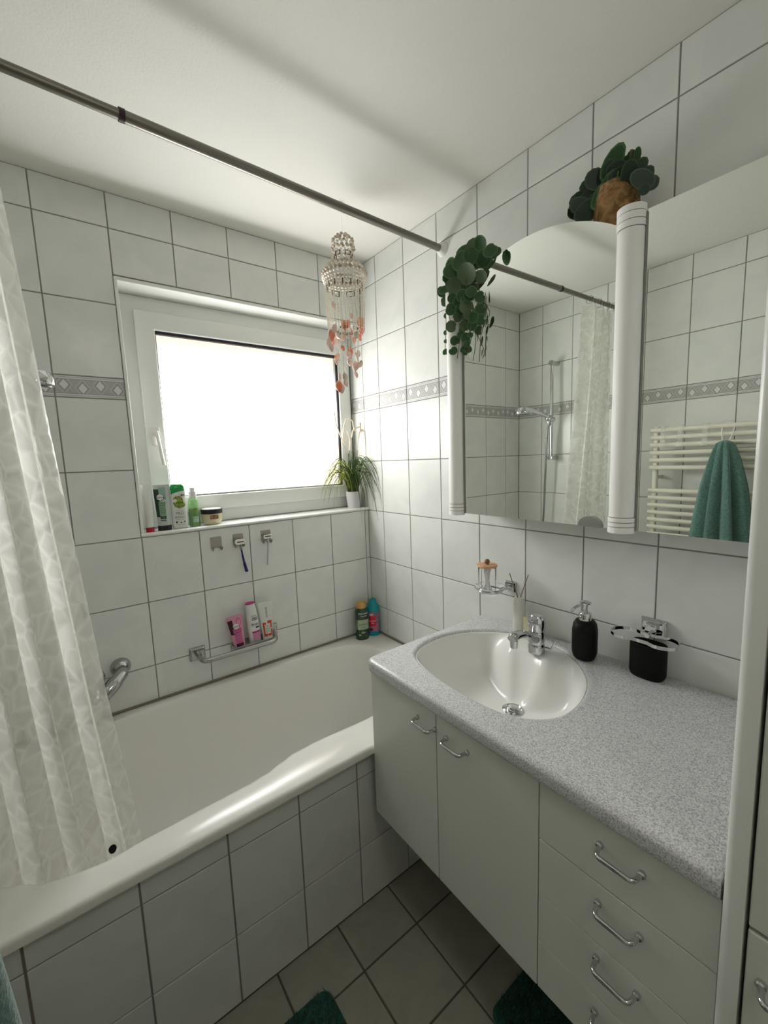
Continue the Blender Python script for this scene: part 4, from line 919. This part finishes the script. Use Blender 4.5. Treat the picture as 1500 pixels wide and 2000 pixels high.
t = thing('tube', 'pink tube with wine-red print, leftmost on the grab bar tray', 'tube', (-0.715, -0.050, BZ), -0.05); tilt(t, -0.05, -0.10)
B = Bottle([(0.0, 0.021, 0.016, 2.3), (0.016, 0.0225, 0.016, 2.3), (0.07, 0.027, 0.012, 2.4), (0.125, 0.032, 0.003, 3), (0.146, 0.033, 0.0014, 3)], PK, t, 'tube_body')
B.patch(-.95, -.35, 0.070, 0.130, WINE, 'dark_panel'); B.patch(-.55, .6, 0.030, 0.092, PKM, 'label', .0006); B.patch(-.62, .62, 0.017, 0.030, WINE, 'band', .0007); B.patch(-.5, .5, 0.006, 0.015, PKD, 'band', .0006)
B.patch(.05, .75, 0.098, 0.136, PKM, 'swirl', .0006, shape='ellipse'); B.patch(.2, .62, 0.106, 0.128, PK, 'swirl', .0009, shape='ellipse'); B.patch(-.48, .40, 0.090, 0.113, WH, 'emblem', .0011, shape='ellipse'); B.text('Balea', -.04, 0.101, 0.013, K_, off=.0016)
B.text('SMOOTH', 0, 0.084, 0.0085, WINE, off=.001); B.text('REPAIR', 0, 0.075, 0.0085, WINE, off=.001); B.text('Spülung', 0, 0.064, 0.006, WINE, off=.001); B.text('Intensive', 0, 0.050, 0.008, PKD, off=.001); B.text('Glanz', 0, 0.039, 0.008, PKD, off=.001)
t = thing('shampoo_bottle', 'white shampoo bottle with a pink top between the two tubes', 'bottle', (-0.647, -0.043, BZ), -0.1); tilt(t, -0.04, -0.06)
B = Bottle([(0, 0.022, 0.016, 2.4), (0.004, 0.025, 0.018, 2.4), (0.06, 0.0255, 0.018, 2.3), (0.12, 0.024, 0.0175, 2.2), (0.178, 0.0195, 0.016, 2)], WH, t, 'bottle_body')
Bottle([(0.1785, 0.0195, 0.016, 2), (0.182, 0.0195, 0.016, 2), (0.184, 0.018, 0.0148, 2)], flat('magenta_cap', (0.50, 0.03, 0.20)), t, 'cap')
B.patch(-.4, .9, 0.022, 0.052, flat('rose_label', (0.62, 0.25, 0.42)), 'label'); B.patch(-.42, .9, 0.0525, 0.061, PKD, 'band', .0006); B.patch(-.40, .95, 0.005, 0.022, flat('grey_green_band', (0.32, 0.42, 0.38)), 'band')
B.text('frizz', .25, 0.090, 0.018, K_); B.patch(.25, .85, 0.073, 0.079, K_, 'bar_print', .0007); B.text('repair', .2, 0.128, 0.010, flat('grey_ink', (0.15, 0.13, 0.13))); B.patch(-.2, .8, 0.107, 0.121, flat('grey_photo', (0.45, 0.45, 0.43), col2=(0.12, 0.12, 0.12), nscale=180), 'picture')
t = thing('tube', 'white tube with an orange-red frame print, rightmost on the grab bar tray', 'tube', (-0.596, -0.052, BZ), -0.1); tilt(t, -0.05, 0.0)
B = Bottle([(0.0, 0.019, 0.017, 2.2), (0.018, 0.0205, 0.017, 2.2), (0.08, 0.025, 0.012, 2.4), (0.14, 0.030, 0.003, 3), (0.172, 0.032, 0.0014, 3)], WH, t, 'tube_body')
for a in ((-.75, -.5, 0.030, 0.086), (.52, .78, 0.030, 0.055), (.52, .78, 0.060, 0.090), (-.75, -.05, 0.026, 0.038), (.02, .78, 0.026, 0.038), (.05, .78, 0.080, 0.092), (-.75, -.2, 0.076, 0.086)): B.patch(*a, ORG, 'frame_print', .0006)
B.patch(-.5, .5, 0.040, 0.077, flat('pale_label', (0.62, 0.62, 0.55)), 'label', .0007)
for k, s_ in enumerate(('color', 'conditioner', '200 ml')): B.text(s_, 0, 0.070 - k * 0.011, 0.0065, bpy.data.materials['grey_ink'], off=.0012)
B.text('BIOLAGE', 0.05, 0.128, 0.011, flat('ink_green_grey', (0.10, 0.15, 0.12)), rot=-PI / 2)

# razor hooks and razors
def hook(cx, label):
    h = thing('adhesive_hook', label, 'hook', (cx, 0, 1.150), 0, 'adhesive hooks below the window sill')
    MB().prism(rrect(-0.0215, 0.0215, -0.022, 0.024, 0.004, 3), -0.0025, -0.0003, 'y').build('plate', M_STEEL, h, smooth=False)
    for s in (-1, 1):
        P = round_path([(s * 0.0155, -0.0015, -0.020), (s * 0.0155, -0.004, -0.028), (s * 0.0165, -0.020, -0.026), (s * 0.0175, -0.024, -0.018)], 0.004, 4)
        MB().tube(P, 0.0052, 8, True, 0.35).build('prong', M_STEEL, h)
hook(-0.763, 'empty brushed steel hook on the tiles, leftmost of three')
hook(-0.6735, 'brushed steel hook holding the purple razor')
hook(-0.553, 'brushed steel hook holding the slim white razor')
rz_ = thing('razor', 'razor with white oval head and dark purple handle hanging on hook', 'razor', (-0.6735, -0.013, 1.142))
MB().prism([(a, b_) for a, b_ in rrect(-0.022, 0.022, -0.010, 0.012, 0.0105, 6)], -0.016, -0.007, 'y').build('razor_head', flat('razor_white', (0.80, 0.78, 0.74), 0.5), rz_, bevel=0.002)
MB().box(-0.014, 0.014, -0.0168, -0.0155, -0.001, 0.003).build('blades', K_, rz_, smooth=False)
MB().tube([(0.002, -0.010, -0.014), (0.003, -0.010, -0.032)], 0.006, 10).build('neck', M_CHROME, rz_)
MB().tube(smooth_path([(0.003, -0.010, -0.030), (0.006, -0.012, -0.060), (0.012, -0.010, -0.095), (0.018, -0.008, -0.122), (0.020, -0.007, -0.130)], 4), [0.005] * 4 + [0.006] * 4 + [0.0085] * 4 + [0.0095] * 4 + [0.004], 12, True, .7).build('grip', mat('purple_rubber', (0.018, 0.006, 0.11), 0.4), rz_)
rz_ = thing('razor', 'slim pale grey razor hanging on the rightmost wall hook', 'razor', (-0.553, -0.013, 1.150))
MB().prism(rrect(-0.018, 0.018, -0.010, 0.006, 0.003, 3), -0.014, -0.006, 'y').build('razor_head', bpy.data.materials['razor_white'], rz_, bevel=0.0015)
MB().box(-0.013, 0.013, -0.0146, -0.0135, -0.003, 0.0025).build('blades', bpy.data.materials['grey_ink'], rz_, smooth=False)
MB().tube(smooth_path([(0, -0.010, -0.008), (0, -0.010, -0.03), (-0.004, -0.008, -0.08), (-0.007, -0.004, -0.128)], 4), [0.0065] * 4 + [0.0045] * 8 + [0.004], 10, True, .8).build('grip', flat('grey_white_plastic', (0.50, 0.52, 0.53), 0.3), rz_)

# ---------------------------------------------------------------- things on and over the countertop
CT = CZ + 0.0002
df = thing('reed_diffuser', 'slim white diffuser vase with two dark reeds behind the tap', 'diffuser', (-0.040, -0.932, CT))
Bottle([(0, 0.0205, 0.0205, 2), (0.003, 0.0225, 0.0225, 2), (0.095, 0.0205, 0.0205, 2), (0.112, 0.017, 0.017, 2), (0.116, 0.0165, 0.0165, 2)], mat('milky_glass', (0.74, 0.74, 0.68), 0.35, sss=.2), df, 'vase')
MB().tube([(0.002, 0.002, 0.10), (-0.038, 0.012, 0.205)], 0.0014, 6).build('reed', M_DWOOD, df); MB().tube([(-0.004, 0, 0.10), (0.030, -0.014, 0.192)], 0.0014, 6).build('reed', M_DWOOD, df)
bx = tag(vb(-0.062, -0.048, -0.992, -0.962, CT, CT + 0.062, Vector((0, 0, 0))).build('small_box', flat('pale_yellow_card', (0.66, 0.62, 0.42), 0.6), smooth=False, bevel=0.001), 'small pale yellow box half hidden between the diffuser and tap', 'box')

dp = thing('soap_dispenser', 'matt black soap dispenser with chrome pump beside the basin', 'soap dispenser', (-0.066, -1.172, CT), 0.35)
Bottle([(0, 0.026, 0.026, 2.2), (0.006, 0.034, 0.030, 2.3), (0.02, 0.0385, 0.034, 2.4), (0.085, 0.0385, 0.034, 2.4), (0.103, 0.036, 0.031, 2.3), (0.112, 0.028, 0.026, 2.2), (0.115, 0.018, 0.018, 2)], M_BLACK, dp, 'bottle_body')
MB().lathe([(0.0175, 0.1152), (0.0175, 0.132), (0.0155, 0.136), (0.006, 0.138), (0.006, 0.142)], (0, 0, 0), 24).build('collar', M_CHROME, dp)
MB().lathe([(0.0065, 0.141), (0.0060, 0.150), (0.0080, 0.162), (0.0150, 0.1635), (0.0160, 0.167), (0.0110, 0.170), (0.0001, 0.171)], (0, 0, 0), 24).build('pump_head', M_CHROME, dp)
MB().tube(smooth_path([(0, 0, 0.160), (-0.015, 0.010, 0.162), (-0.032, 0.022, 0.159), (-0.046, 0.031, 0.149)], 5), [0.0042] * 10 + [0.0036] * 5 + [0.003], 10).build('nozzle', M_CHROME, dp)
tm = thing('tumbler', 'matt black bathroom tumbler standing below the chrome holder', 'tumbler', (-0.046, -1.332, CT), 0.0)
v = []; n = 40
sec = [(0.0, 0.036, 0.024), (0.003, 0.0395, 0.027), (0.012, 0.0425, 0.030), (0.088, 0.0425, 0.030), (0.0915, 0.0415, 0.029), (0.0915, 0.039, 0.0265), (0.088, 0.038, 0.0255), (0.02, 0.036, 0.024)]
for z, a, b_ in sec:
    for j in range(n):
        th = 2 * PI * j / n; c, s_ = math.cos(th), math.sin(th)
        v.append((b_ * math.copysign(abs(c) ** .75, c), a * math.copysign(abs(s_) ** .75, s_), z))
f = [(i * n + j, i * n + (j + 1) % n, (i + 1) * n + (j + 1) % n, (i + 1) * n + j) for i in range(len(sec) - 1) for j in range(n)] + [tuple(range(n)), tuple((len(sec) - 1) * n + j for j in range(n))]
me('tumbler_body', v, f, M_BLACK, tm, ang=50)

hl = thing('tumbler_holder', 'empty chrome double ring holder on the wall above the black tumbler', 'holder', (0, -1.328, 0.985))
plate(hl, (-0.0005, 0, 0.0), (0.031, 0.026), 0.016, M_CHROME, 'x')
MB().box(-0.030, -0.012, -0.014, 0.014, -0.016, 0.016).build('arm', M_CHROME, hl, bevel=0.003)
def strip(path, hz, th, closed=True):
    """flat band following a plan path"""
    n = len(path); v = []
    for i, (x, y) in enumerate(path):
        p, q = Vector((*path[i - 1], 0)), Vector((*path[(i + 1) % n], 0)); t = (q - p).normalized(); nn = Vector((-t.y, t.x, 0)) * th
        for s, z in ((1, -hz), (1, hz), (-1, hz), (-1, -hz)): v.append((x + nn.x * s, y + nn.y * s, z))
    f = [(i * 4 + k, i * 4 + (k + 1) % 4, ((i + 1) % n) * 4 + (k + 1) % 4, ((i + 1) % n) * 4 + k) for i in range(n) for k in range(4)]
    return v, f
pp = []
for y0_, a0, a1 in ((0.042, -0.72 * PI + PI / 2, 0.72 * PI + PI / 2), (-0.042, -0.72 * PI - PI / 2 + 2 * PI, 0.72 * PI - PI / 2 + 2 * PI)):
    for k in range(29):
        a = a0 + (a1 - a0) * k / 28; pp.append((-0.066 + 0.037 * math.cos(a), y0_ + 0.037 * math.sin(a)))
pp = [(x if abs(y) > .012 else x, y) for x, y in pp]
vv, ff = strip(pp, 0.0040, 0.0014)
me('double_ring', [(x, y, z - 0.010) for x, y, z in vv], ff, M_CHROME, hl, ang=40)
MB().tube([(-0.030, 0.0, -0.010), (-0.048, 0, -0.010)], 0.006, 10).build('ring_stem', M_CHROME, hl)

sd = thing('soap_dish', 'clear glass soap dish on a chrome wall bracket', 'soap dish', (0, -0.842, 1.000))
plate(sd, (-0.0005, -0.028, -0.002), (0.022, 0.020), 0.012, M_CHROME, 'x')
MB().tube(round_path([(-0.010, -0.028, -0.002), (-0.030, -0.026, -0.006), (-0.040, -0.010, -0.010)], 0.006), 0.005, 10).build('arm', M_CHROME, sd)
rg = [(-0.082 + 0.040 * math.cos(2 * PI * k / 40), 0.0 + 0.040 * math.sin(2 * PI * k / 40), -0.006) for k in range(41)]
MB().tube(rg, 0.0035, 8).build('ring', M_CHROME, sd)
MB().lathe([(0.0001, -0.022), (0.028, -0.020), (0.040, -0.008), (0.052, 0.004), (0.054, 0.006), (0.053, 0.008), (0.038, -0.002), (0.026, -0.012), (0.0001, -0.013)], (-0.082, 0, 0), 36).build('glass_dish', M_GLASS, sd)
jr = thing('cotton_swab_jar', 'clear glass jar with bamboo lid standing on the glass soap dish', 'jar', (-0.092, -0.838, 0.992))
MB().lathe([(0.0001, 0.0), (0.026, 0.0), (0.029, 0.003), (0.031, 0.086), (0.0295, 0.088), (0.0285, 0.086), (0.027, 0.005), (0.0001, 0.004)], (0, 0, 0), 32).build('glass_body', M_GLASS, jr)
ld = MB().lathe([(0.0001, 0.0885), (0.0335, 0.0885), (0.035, 0.090), (0.035, 0.0945), (0.034, 0.096), (0.0001, 0.096)], (0, 0, 0), 36).build('lid', M_BAMBOO, jr)
MB().ball((0, 0, 0.1055), 0.0095, 16).build('knob', M_DWOOD, ld)
sb = MB(); sb.tube([(0, 0, -0.034), (0, 0, 0.034)], 0.0013, 6)
for s_ in (-1, 1): sb.ball((0, 0, 0.034 * s_), 0.0028, 8, 1.9)
s0 = sb.build('cotton_swab', M_COTTON)
rnd = random.Random(11)
for i in range(22):
    o = s0 if i == 0 else s0.copy()
    if i: COL.objects.link(o)
    a = rnd.uniform(0, 6.28); r1 = 0.008 * rnd.random() ** .5; lean = rnd.uniform(0.15, 0.42)
    o.location = (-0.092 + r1 * math.cos(a), -0.838 + r1 * math.sin(a), 0.992 + 0.005 + 0.0365 + rnd.uniform(0, 0.002)); o.rotation_euler = (lean * math.sin(a), lean * math.cos(a), 0)
    tag(o, 'white cotton swab standing among the others inside the glass jar', 'cotton swab', 'cotton swabs in the glass jar')

# ---------------------------------------------------------------- shell wind chime
wc = thing('shell_wind_chime', 'shell and bead wind chime hanging from the ceiling beside the window', 'wind chime', (-0.333, -0.385, H))
M_SH = mat('beige_shell', (0.66, 0.57, 0.46), 0.4, col2=(0.42, 0.33, 0.25), nscale=60); M_BEAD = mat('pearly_bead', (0.80, 0.76, 0.66), 0.25, coat=.5); M_CORAL = mat('coral_shell', (0.74, 0.20, 0.11), 0.35, col2=(0.78, 0.32, 0.20), nscale=50); M_PINK = mat('pale_pink_shell', (0.75, 0.55, 0.48), 0.35); M_WIRE = mat('dark_cane', (0.12, 0.07, 0.04), 0.7)
MB().ball((0, 0, -0.004), 0.005, 8).tube(round_path([(0, 0, 0), (0, 0, -0.010), (0.004, 0, -0.014), (0, 0, -0.018)], .002), 0.0012, 6).build('ceiling_hook', M_DCHROME, wc)
MB().tube([(0, 0, -0.014), (0, 0, -0.104)], 0.0005, 4).build('cord', M_COTTON, wc)
def bead_ring(r, z, n, br, m):
    b = MB()
    for k in range(n):
        a = 2 * PI * k / n; b.ball((r * math.cos(a), r * math.sin(a), z), br, 8, 0.8)
    return b.build('shell_ring', m, wc)
def cane_ring(r, z, h): 
    b = MB(); b.lathe([(r, z), (r - .001, z + h), (r - .003, z + h), (r - .002, z)], (0, 0, 0), 28); return b.build('cane_ring', M_WIRE, wc)
for r, z, n, br, m in ((0.020, -0.114, 8, .006, M_SH), (0.036, -0.130, 13, .0065, M_SH), (0.038, -0.146, 14, .0055, M_BEAD), (0.040, -0.158, 14, .0065, M_SH), (0.036, -0.172, 16, .0035, M_BEAD), (0.061, -0.222, 22, .0082, M_SH), (0.071, -0.233, 30, .0070, M_BEAD), (0.078, -0.246, 27, .0085, M_SH), (0.078, -0.259, 34, .0068, M_BEAD), (0.075, -0.270, 34, .0055, M_BEAD), (0.072, -0.282, 34, .0045, M_BEAD)):
    bead_ring(r, z, n, br, m)
def dash_ring(r, z, h, n):
    b = MB()
    for k in range(n):
        a = 2 * PI * k / n; c, s_ = math.cos(a) * r, math.sin(a) * r
        b.tube([(c, s_, z), (c, s_, z + h)], 0.0022, 5)
        if k % 2:
            a2 = 2 * PI * (k + 1) / n; b.tube([(c, s_, z + h), (math.cos(a2) * r, math.sin(a2) * r, z + h)], 0.0014, 4); b.tube([(c, s_, z), (math.cos(a2) * r, math.sin(a2) * r, z)], 0.0014, 4)
    b.build('cane_ring', M_WIRE, wc)
dash_ring(0.033, -0.188, 0.013, 10); dash_ring(0.066, -0.300, 0.018, 14)
def strand(x0, y0, z0, x1, y1, z1, step=0.0058, r=0.0029, m=M_BEAD):
    b = MB(); d_ = Vector((x1 - x0, y1 - y0, z1 - z0)); n = max(2, int(d_.length / step))
    b.tube([(x0, y0, z0), (x1, y1, z1)], 0.0006, 4)
    for k in range(n + 1):
        p = Vector((x0, y0, z0)) + d_ * k / n
        rr = r * (1.25 if k % 2 else 0.9)
        b.add([(p.x + rr, p.y, p.z), (p.x - rr, p.y, p.z), (p.x, p.y + rr, p.z), (p.x, p.y - rr, p.z), (p.x, p.y, p.z + rr), (p.x, p.y, p.z - rr)], [(0, 2, 4), (2, 1, 4), (1, 3, 4), (3, 0, 4), (2, 0, 5), (1, 2, 5), (3, 1, 5), (0, 3, 5)])
    return b.build('bead_strand', m, wc, smooth=False)
for k in range(10):
    a = 2 * PI * k / 10; strand(0.020 * math.cos(a), 0.020 * math.sin(a), -0.114, 0, 0, -0.104, r=.0015)
for k in range(16):
    a = 2 * PI * k / 16; strand(0.034 * math.cos(a), 0.034 * math.sin(a), -0.176, 0.060 * math.cos(a + .2), 0.060 * math.sin(a + .2), -0.220, r=.0017)
shm = []
for m in (M_CORAL, M_PINK, M_SH):
    b = MB(); P = []
    for i in range(5):
        for j in range(9):
            t_ = i / 4; a = (j / 8 - .5) * 2.0
            P.append((math.sin(a) * 0.010 * math.sin(PI * (0.12 + .83 * t_)), -0.006 * math.cos(a) * math.sin(PI * (0.15 + .75 * t_)), -0.026 * t_))
    b.add(P, [(i * 9 + j, i * 9 + j + 1, (i + 1) * 9 + j + 1, (i + 1) * 9 + j) for i in range(4) for j in range(8)])
    o = b.build('shell', m, wc, ang=60); sm = o.modifiers.new('solid', 'SOLIDIFY'); sm.thickness = 0.0012
    shm.append(o)
rnd = random.Random(5)
def shell_at(k, p, s=1.0, rot=None):
    o = shm[k].copy(); COL.objects.link(o); o.parent = wc; o.location = p; o.rotation_euler = rot or (rnd.uniform(-.5, .5), rnd.uniform(-.6, .6), rnd.uniform(-2.4, 1.2)); o.scale = (s, s, s); return o
NB = 32
for k in range(NB):
    a = 2 * PI * k / NB; r = 0.073; zb = -0.445 - 0.02 * rnd.random() + 0.02 * math.cos(a)
    r2 = r - 0.006
    strand(r * math.cos(a), r * math.sin(a), -0.262, r2 * math.cos(a), r2 * math.sin(a), zb)
    if k % 2 == 0: shell_at([0, 1, 2, 1][rnd.randrange(4)] if rnd.random() < .55 else 0, (r2 * math.cos(a), r2 * math.sin(a), zb), rnd.uniform(1.0, 1.35))
for k in range(11):
    a = 2 * PI * k / 11 + .3; r = 0.046; zb = [-0.585, -0.53, -0.56, -0.52, -0.54, -0.60, -0.63, -0.55, -0.53, -0.56, -0.51][k]
    strand(r * math.cos(a), r * math.sin(a), -0.44, (r - .006) * math.cos(a), (r - .006) * math.sin(a), zb)
    strand(r * math.cos(a), r * math.sin(a), -0.30, r * math.cos(a), r * math.sin(a), -0.44, r=.0016)
    shell_at(rnd.choice([0, 1, 1]), ((r - .006) * math.cos(a), (r - .006) * math.sin(a), zb), rnd.uniform(.9, 1.3))
dash_ring(0.046, -0.445, 0.006, 12)
for (u, v_, k, s_) in ((646, 650, 0, 1.5), (655, 640, 1, 1.4), (669, 632, 0, 1.4), (680, 631, 0, 1.2), (706, 625, 0, 1.8), (684, 685, 0, 1.3), (667, 680, 0, .9), (644, 675, 1, 1.3), (694, 712, 1, 1.5), (661, 750, 0, 1.7), (667, 755, 1, 1.5), (672, 735, 2, 1.3), (650, 595, 1, 1.1), (685, 617, 1, 1.0), (681, 690, 1, 1.2), (706, 710, 2, 1.0)):
    p = raypt(u, v_ - 6, 1, -0.385 - 0.03 * rnd.random()) - Vector((-0.333, -0.385, H)); shell_at(k, p, s_, (rnd.uniform(-.2, .2), rnd.uniform(-.4, .4), -0.5 + rnd.uniform(-.5, .5)))
p = raypt(663, 745, 1, -0.39) - Vector((-0.333, -0.385, H)); strand(p.x, p.y, -0.44, p.x, p.y, p.z, r=.0021)
p = raypt(694, 705, 1, -0.39) - Vector((-0.333, -0.385, H)); strand(p.x, p.y, -0.44, p.x, p.y, p.z, r=.0021)
for o in shm: bpy.data.objects.remove(o) if False else None
shm[0].location = (0.05, 0.03, -0.452); shm[1].location = (-0.05, 0.04, -0.455); shm[2].location = (0.0, 0.065, -0.45)

# ---------------------------------------------------------------- towel radiator, seen in the mirror
RXX = -1.490
rd = thing('towel_radiator', 'cream tubular towel radiator on the left wall, seen in the mirror', 'radiator', (RXX, -1.12, 0.42))
bar = MB().tube([(0.012, -0.268, 0), (0.012, 0.268, 0)], 0.0115, 12)
b0_ = bar.build('bar', M_RADI, rd); b0_.location = (0, 0, 1.557 - 0.42)
zs = [1.520, 1.482, 1.444, 1.407, 1.369] + [1.252 - 0.0375 * k for k in range(10)] + [0.80 - 0.0375 * k for k in range(9)]
for z in zs:
    o = b0_.copy(); COL.objects.link(o); o.parent = rd; o.location = (0, 0, z - 0.42)
for s_ in (-1, 1):
    MB().prism(rrect(-0.014, 0.010, s_ * 0.245 - 0.012, s_ * 0.245 + 0.012, 0.008, 4), 0.0, 1.155).build('upright', M_RADI, rd)
    for z in (0.06, 0.90): MB().tube([(-0.012, s_ * 0.245, z), (L - RXX + .002, s_ * 0.245, z)], 0.009, 10).build('wall_bracket', M_RADI, rd)
for i, (y, lb) in enumerate(((-0.913, 'clear acrylic over-bar hook, nearest the radiator end in the mirror'), (-0.985, 'clear acrylic over-bar hook between the radiator end and the towel'), (-1.085, 'clear acrylic over-bar hook just beside the towel top'))):
    k = thing('towel_hook', lb, 'hook', (RXX + 0.012, y, 1.557), 0, 'clear hooks on the towel radiator')
    pth = round_path([(-0.016, 0, -0.020), (-0.0155, 0, 0.0165), (0.0155, 0, 0.0165), (0.017, 0, -0.085), (0.036, 0, -0.088), (0.038, 0, -0.060)], 0.007, 4)
    v = []
    for p in pth:
        for s_ in (-1, 1): v.append((p.x, s_ * 0.011, p.z))
    f = [(2 * i_, 2 * i_ + 1, 2 * i_ + 3, 2 * i_ + 2) for i_ in range(len(pth) - 1)]
    o = me('hook_strip', v, f, M_ACRYL, k, ang=60); sm = o.modifiers.new('solid', 'SOLIDIFY'); sm.thickness = 0.002
# towel
tw = thing('bath_towel', 'sea-green terry towel hanging in folds from the radiator', 'towel', (-1.440, -1.170, 0.70))
NZt, NA = 60, 140; v = []; uvs = []
for i in range(NZt + 1):
    h = i / NZt; z = 1.492 - 0.78 * h - 0.70
    ry = 0.020 + 0.115 * (h ** 0.55); rx = 0.020 + 0.066 * (h ** 0.7)
    if i == 0: ry, rx = 0.010, 0.008
    for j in range(NA):
        a = 2 * PI * j / NA
        k = 1 + 0.30 * min(1, h * 3 + .25) * (0.75 - 1.75 * abs(math.cos(4 * a + 0.5 * math.sin(2 * a) + 0.3 * h)) ** 3) + 0.03 * math.sin(15 * a + 5 * h)
        x = rx * k * math.cos(a) + 0.008; x = max(x, -0.020 + 0.0)
        v.append((x, ry * k * math.sin(a) - 0.012 * h, z + 0.012 * math.sin(3 * a) * h)); uvs.append((j / NA, h))
f = [(i * NA + j, i * NA + (j + 1) % NA, (i + 1) * NA + (j + 1) % NA, (i + 1) * NA + j) for i in range(NZt) for j in range(NA)] + [tuple(range(NA))]
me('towel_cloth', v, f, M_TOWEL, tw, ang=180, uvs=uvs)
MB().tube(smooth_path([(0.0, 0.012, 0.785), (-0.030, 0.022, 0.85), (-0.036, 0.0, 0.872), (-0.030, -0.022, 0.85), (0.0, -0.012, 0.785)], 6), 0.002, 6).build('hanging_loop', M_COTTON, tw)

# ---------------------------------------------------------------- mats
def pile(root, x0, x1, y0, y1, n, seed):
    r = random.Random(seed); b = MB()
    base = MB().prism(rrect(x0, x1, y0, y1, 0.03, 6), 0.0005, 0.010).build('mat_base', M_RUG, root, ang=40)
    v = []; f = []
    for i in range(n):
        x, y = r.uniform(x0 + .004, x1 - .004), r.uniform(y0 + .004, y1 - .004)
        cx = min(max(x, x0 + .03), x1 - .03); cy = min(max(y, y0 + .03), y1 - .03)
        if math.hypot(x - cx, y - cy) > .029: continue
        a = r.uniform(0, 6.28); d_ = 0.0022; hx, hy = r.uniform(-.008, .008), r.uniform(-.008, .008); k = len(v)
        v += [(x + d_ * math.cos(a), y + d_ * math.sin(a), .009), (x - d_ * math.cos(a), y - d_ * math.sin(a), .009), (x + hx, y + hy, .009 + r.uniform(.010, .018))]
        f.append((k, k + 1, k + 2))
    o = me('pile', v, f, M_RUG, root, smooth=False); o['kind'] = 'stuff'
rg_ = thing('bath_mat', 'dark green shaggy bath mat on the floor in front of the tub', 'bath mat', (-1.1, -1.15, 0)); pile(rg_, -0.30, 0.312, -0.30, 0.312, 16000, 1)
rg_ = thing('bath_mat', 'dark green mat tucked under the wall hung vanity drawers', 'bath mat', (-0.25, -1.38, 0)); pile(rg_, -0.238, 0.22, -0.23, 0.225, 9000, 2)

# ---------------------------------------------------------------- fill lamp added behind the camera, out of view, to brighten the room
cl_ = thing('added_fill_lamp', 'round fill lamp added on the ceiling outside the view', 'lamp', (-0.95, -2.25, H))
MB().lathe([(0.15, -0.001), (0.15, -0.02), (0.14, -0.022)], (0, 0, 0), 32).build('fill_lamp_base', M_WHITEPAINT, cl_)
M_GLOW = mat('fill_lamp_glow', (0.9, 0.9, 0.85), 0.4, emit=((1.0, 0.97, 0.88), FILL_STRENGTH))
MB().lathe([(0.14, -0.0225), (0.135, -0.05), (0.10, -0.075), (0.05, -0.088), (0.0001, -0.092)], (0, 0, 0), 32).build('fill_lamp_shade', M_GLOW, cl_)
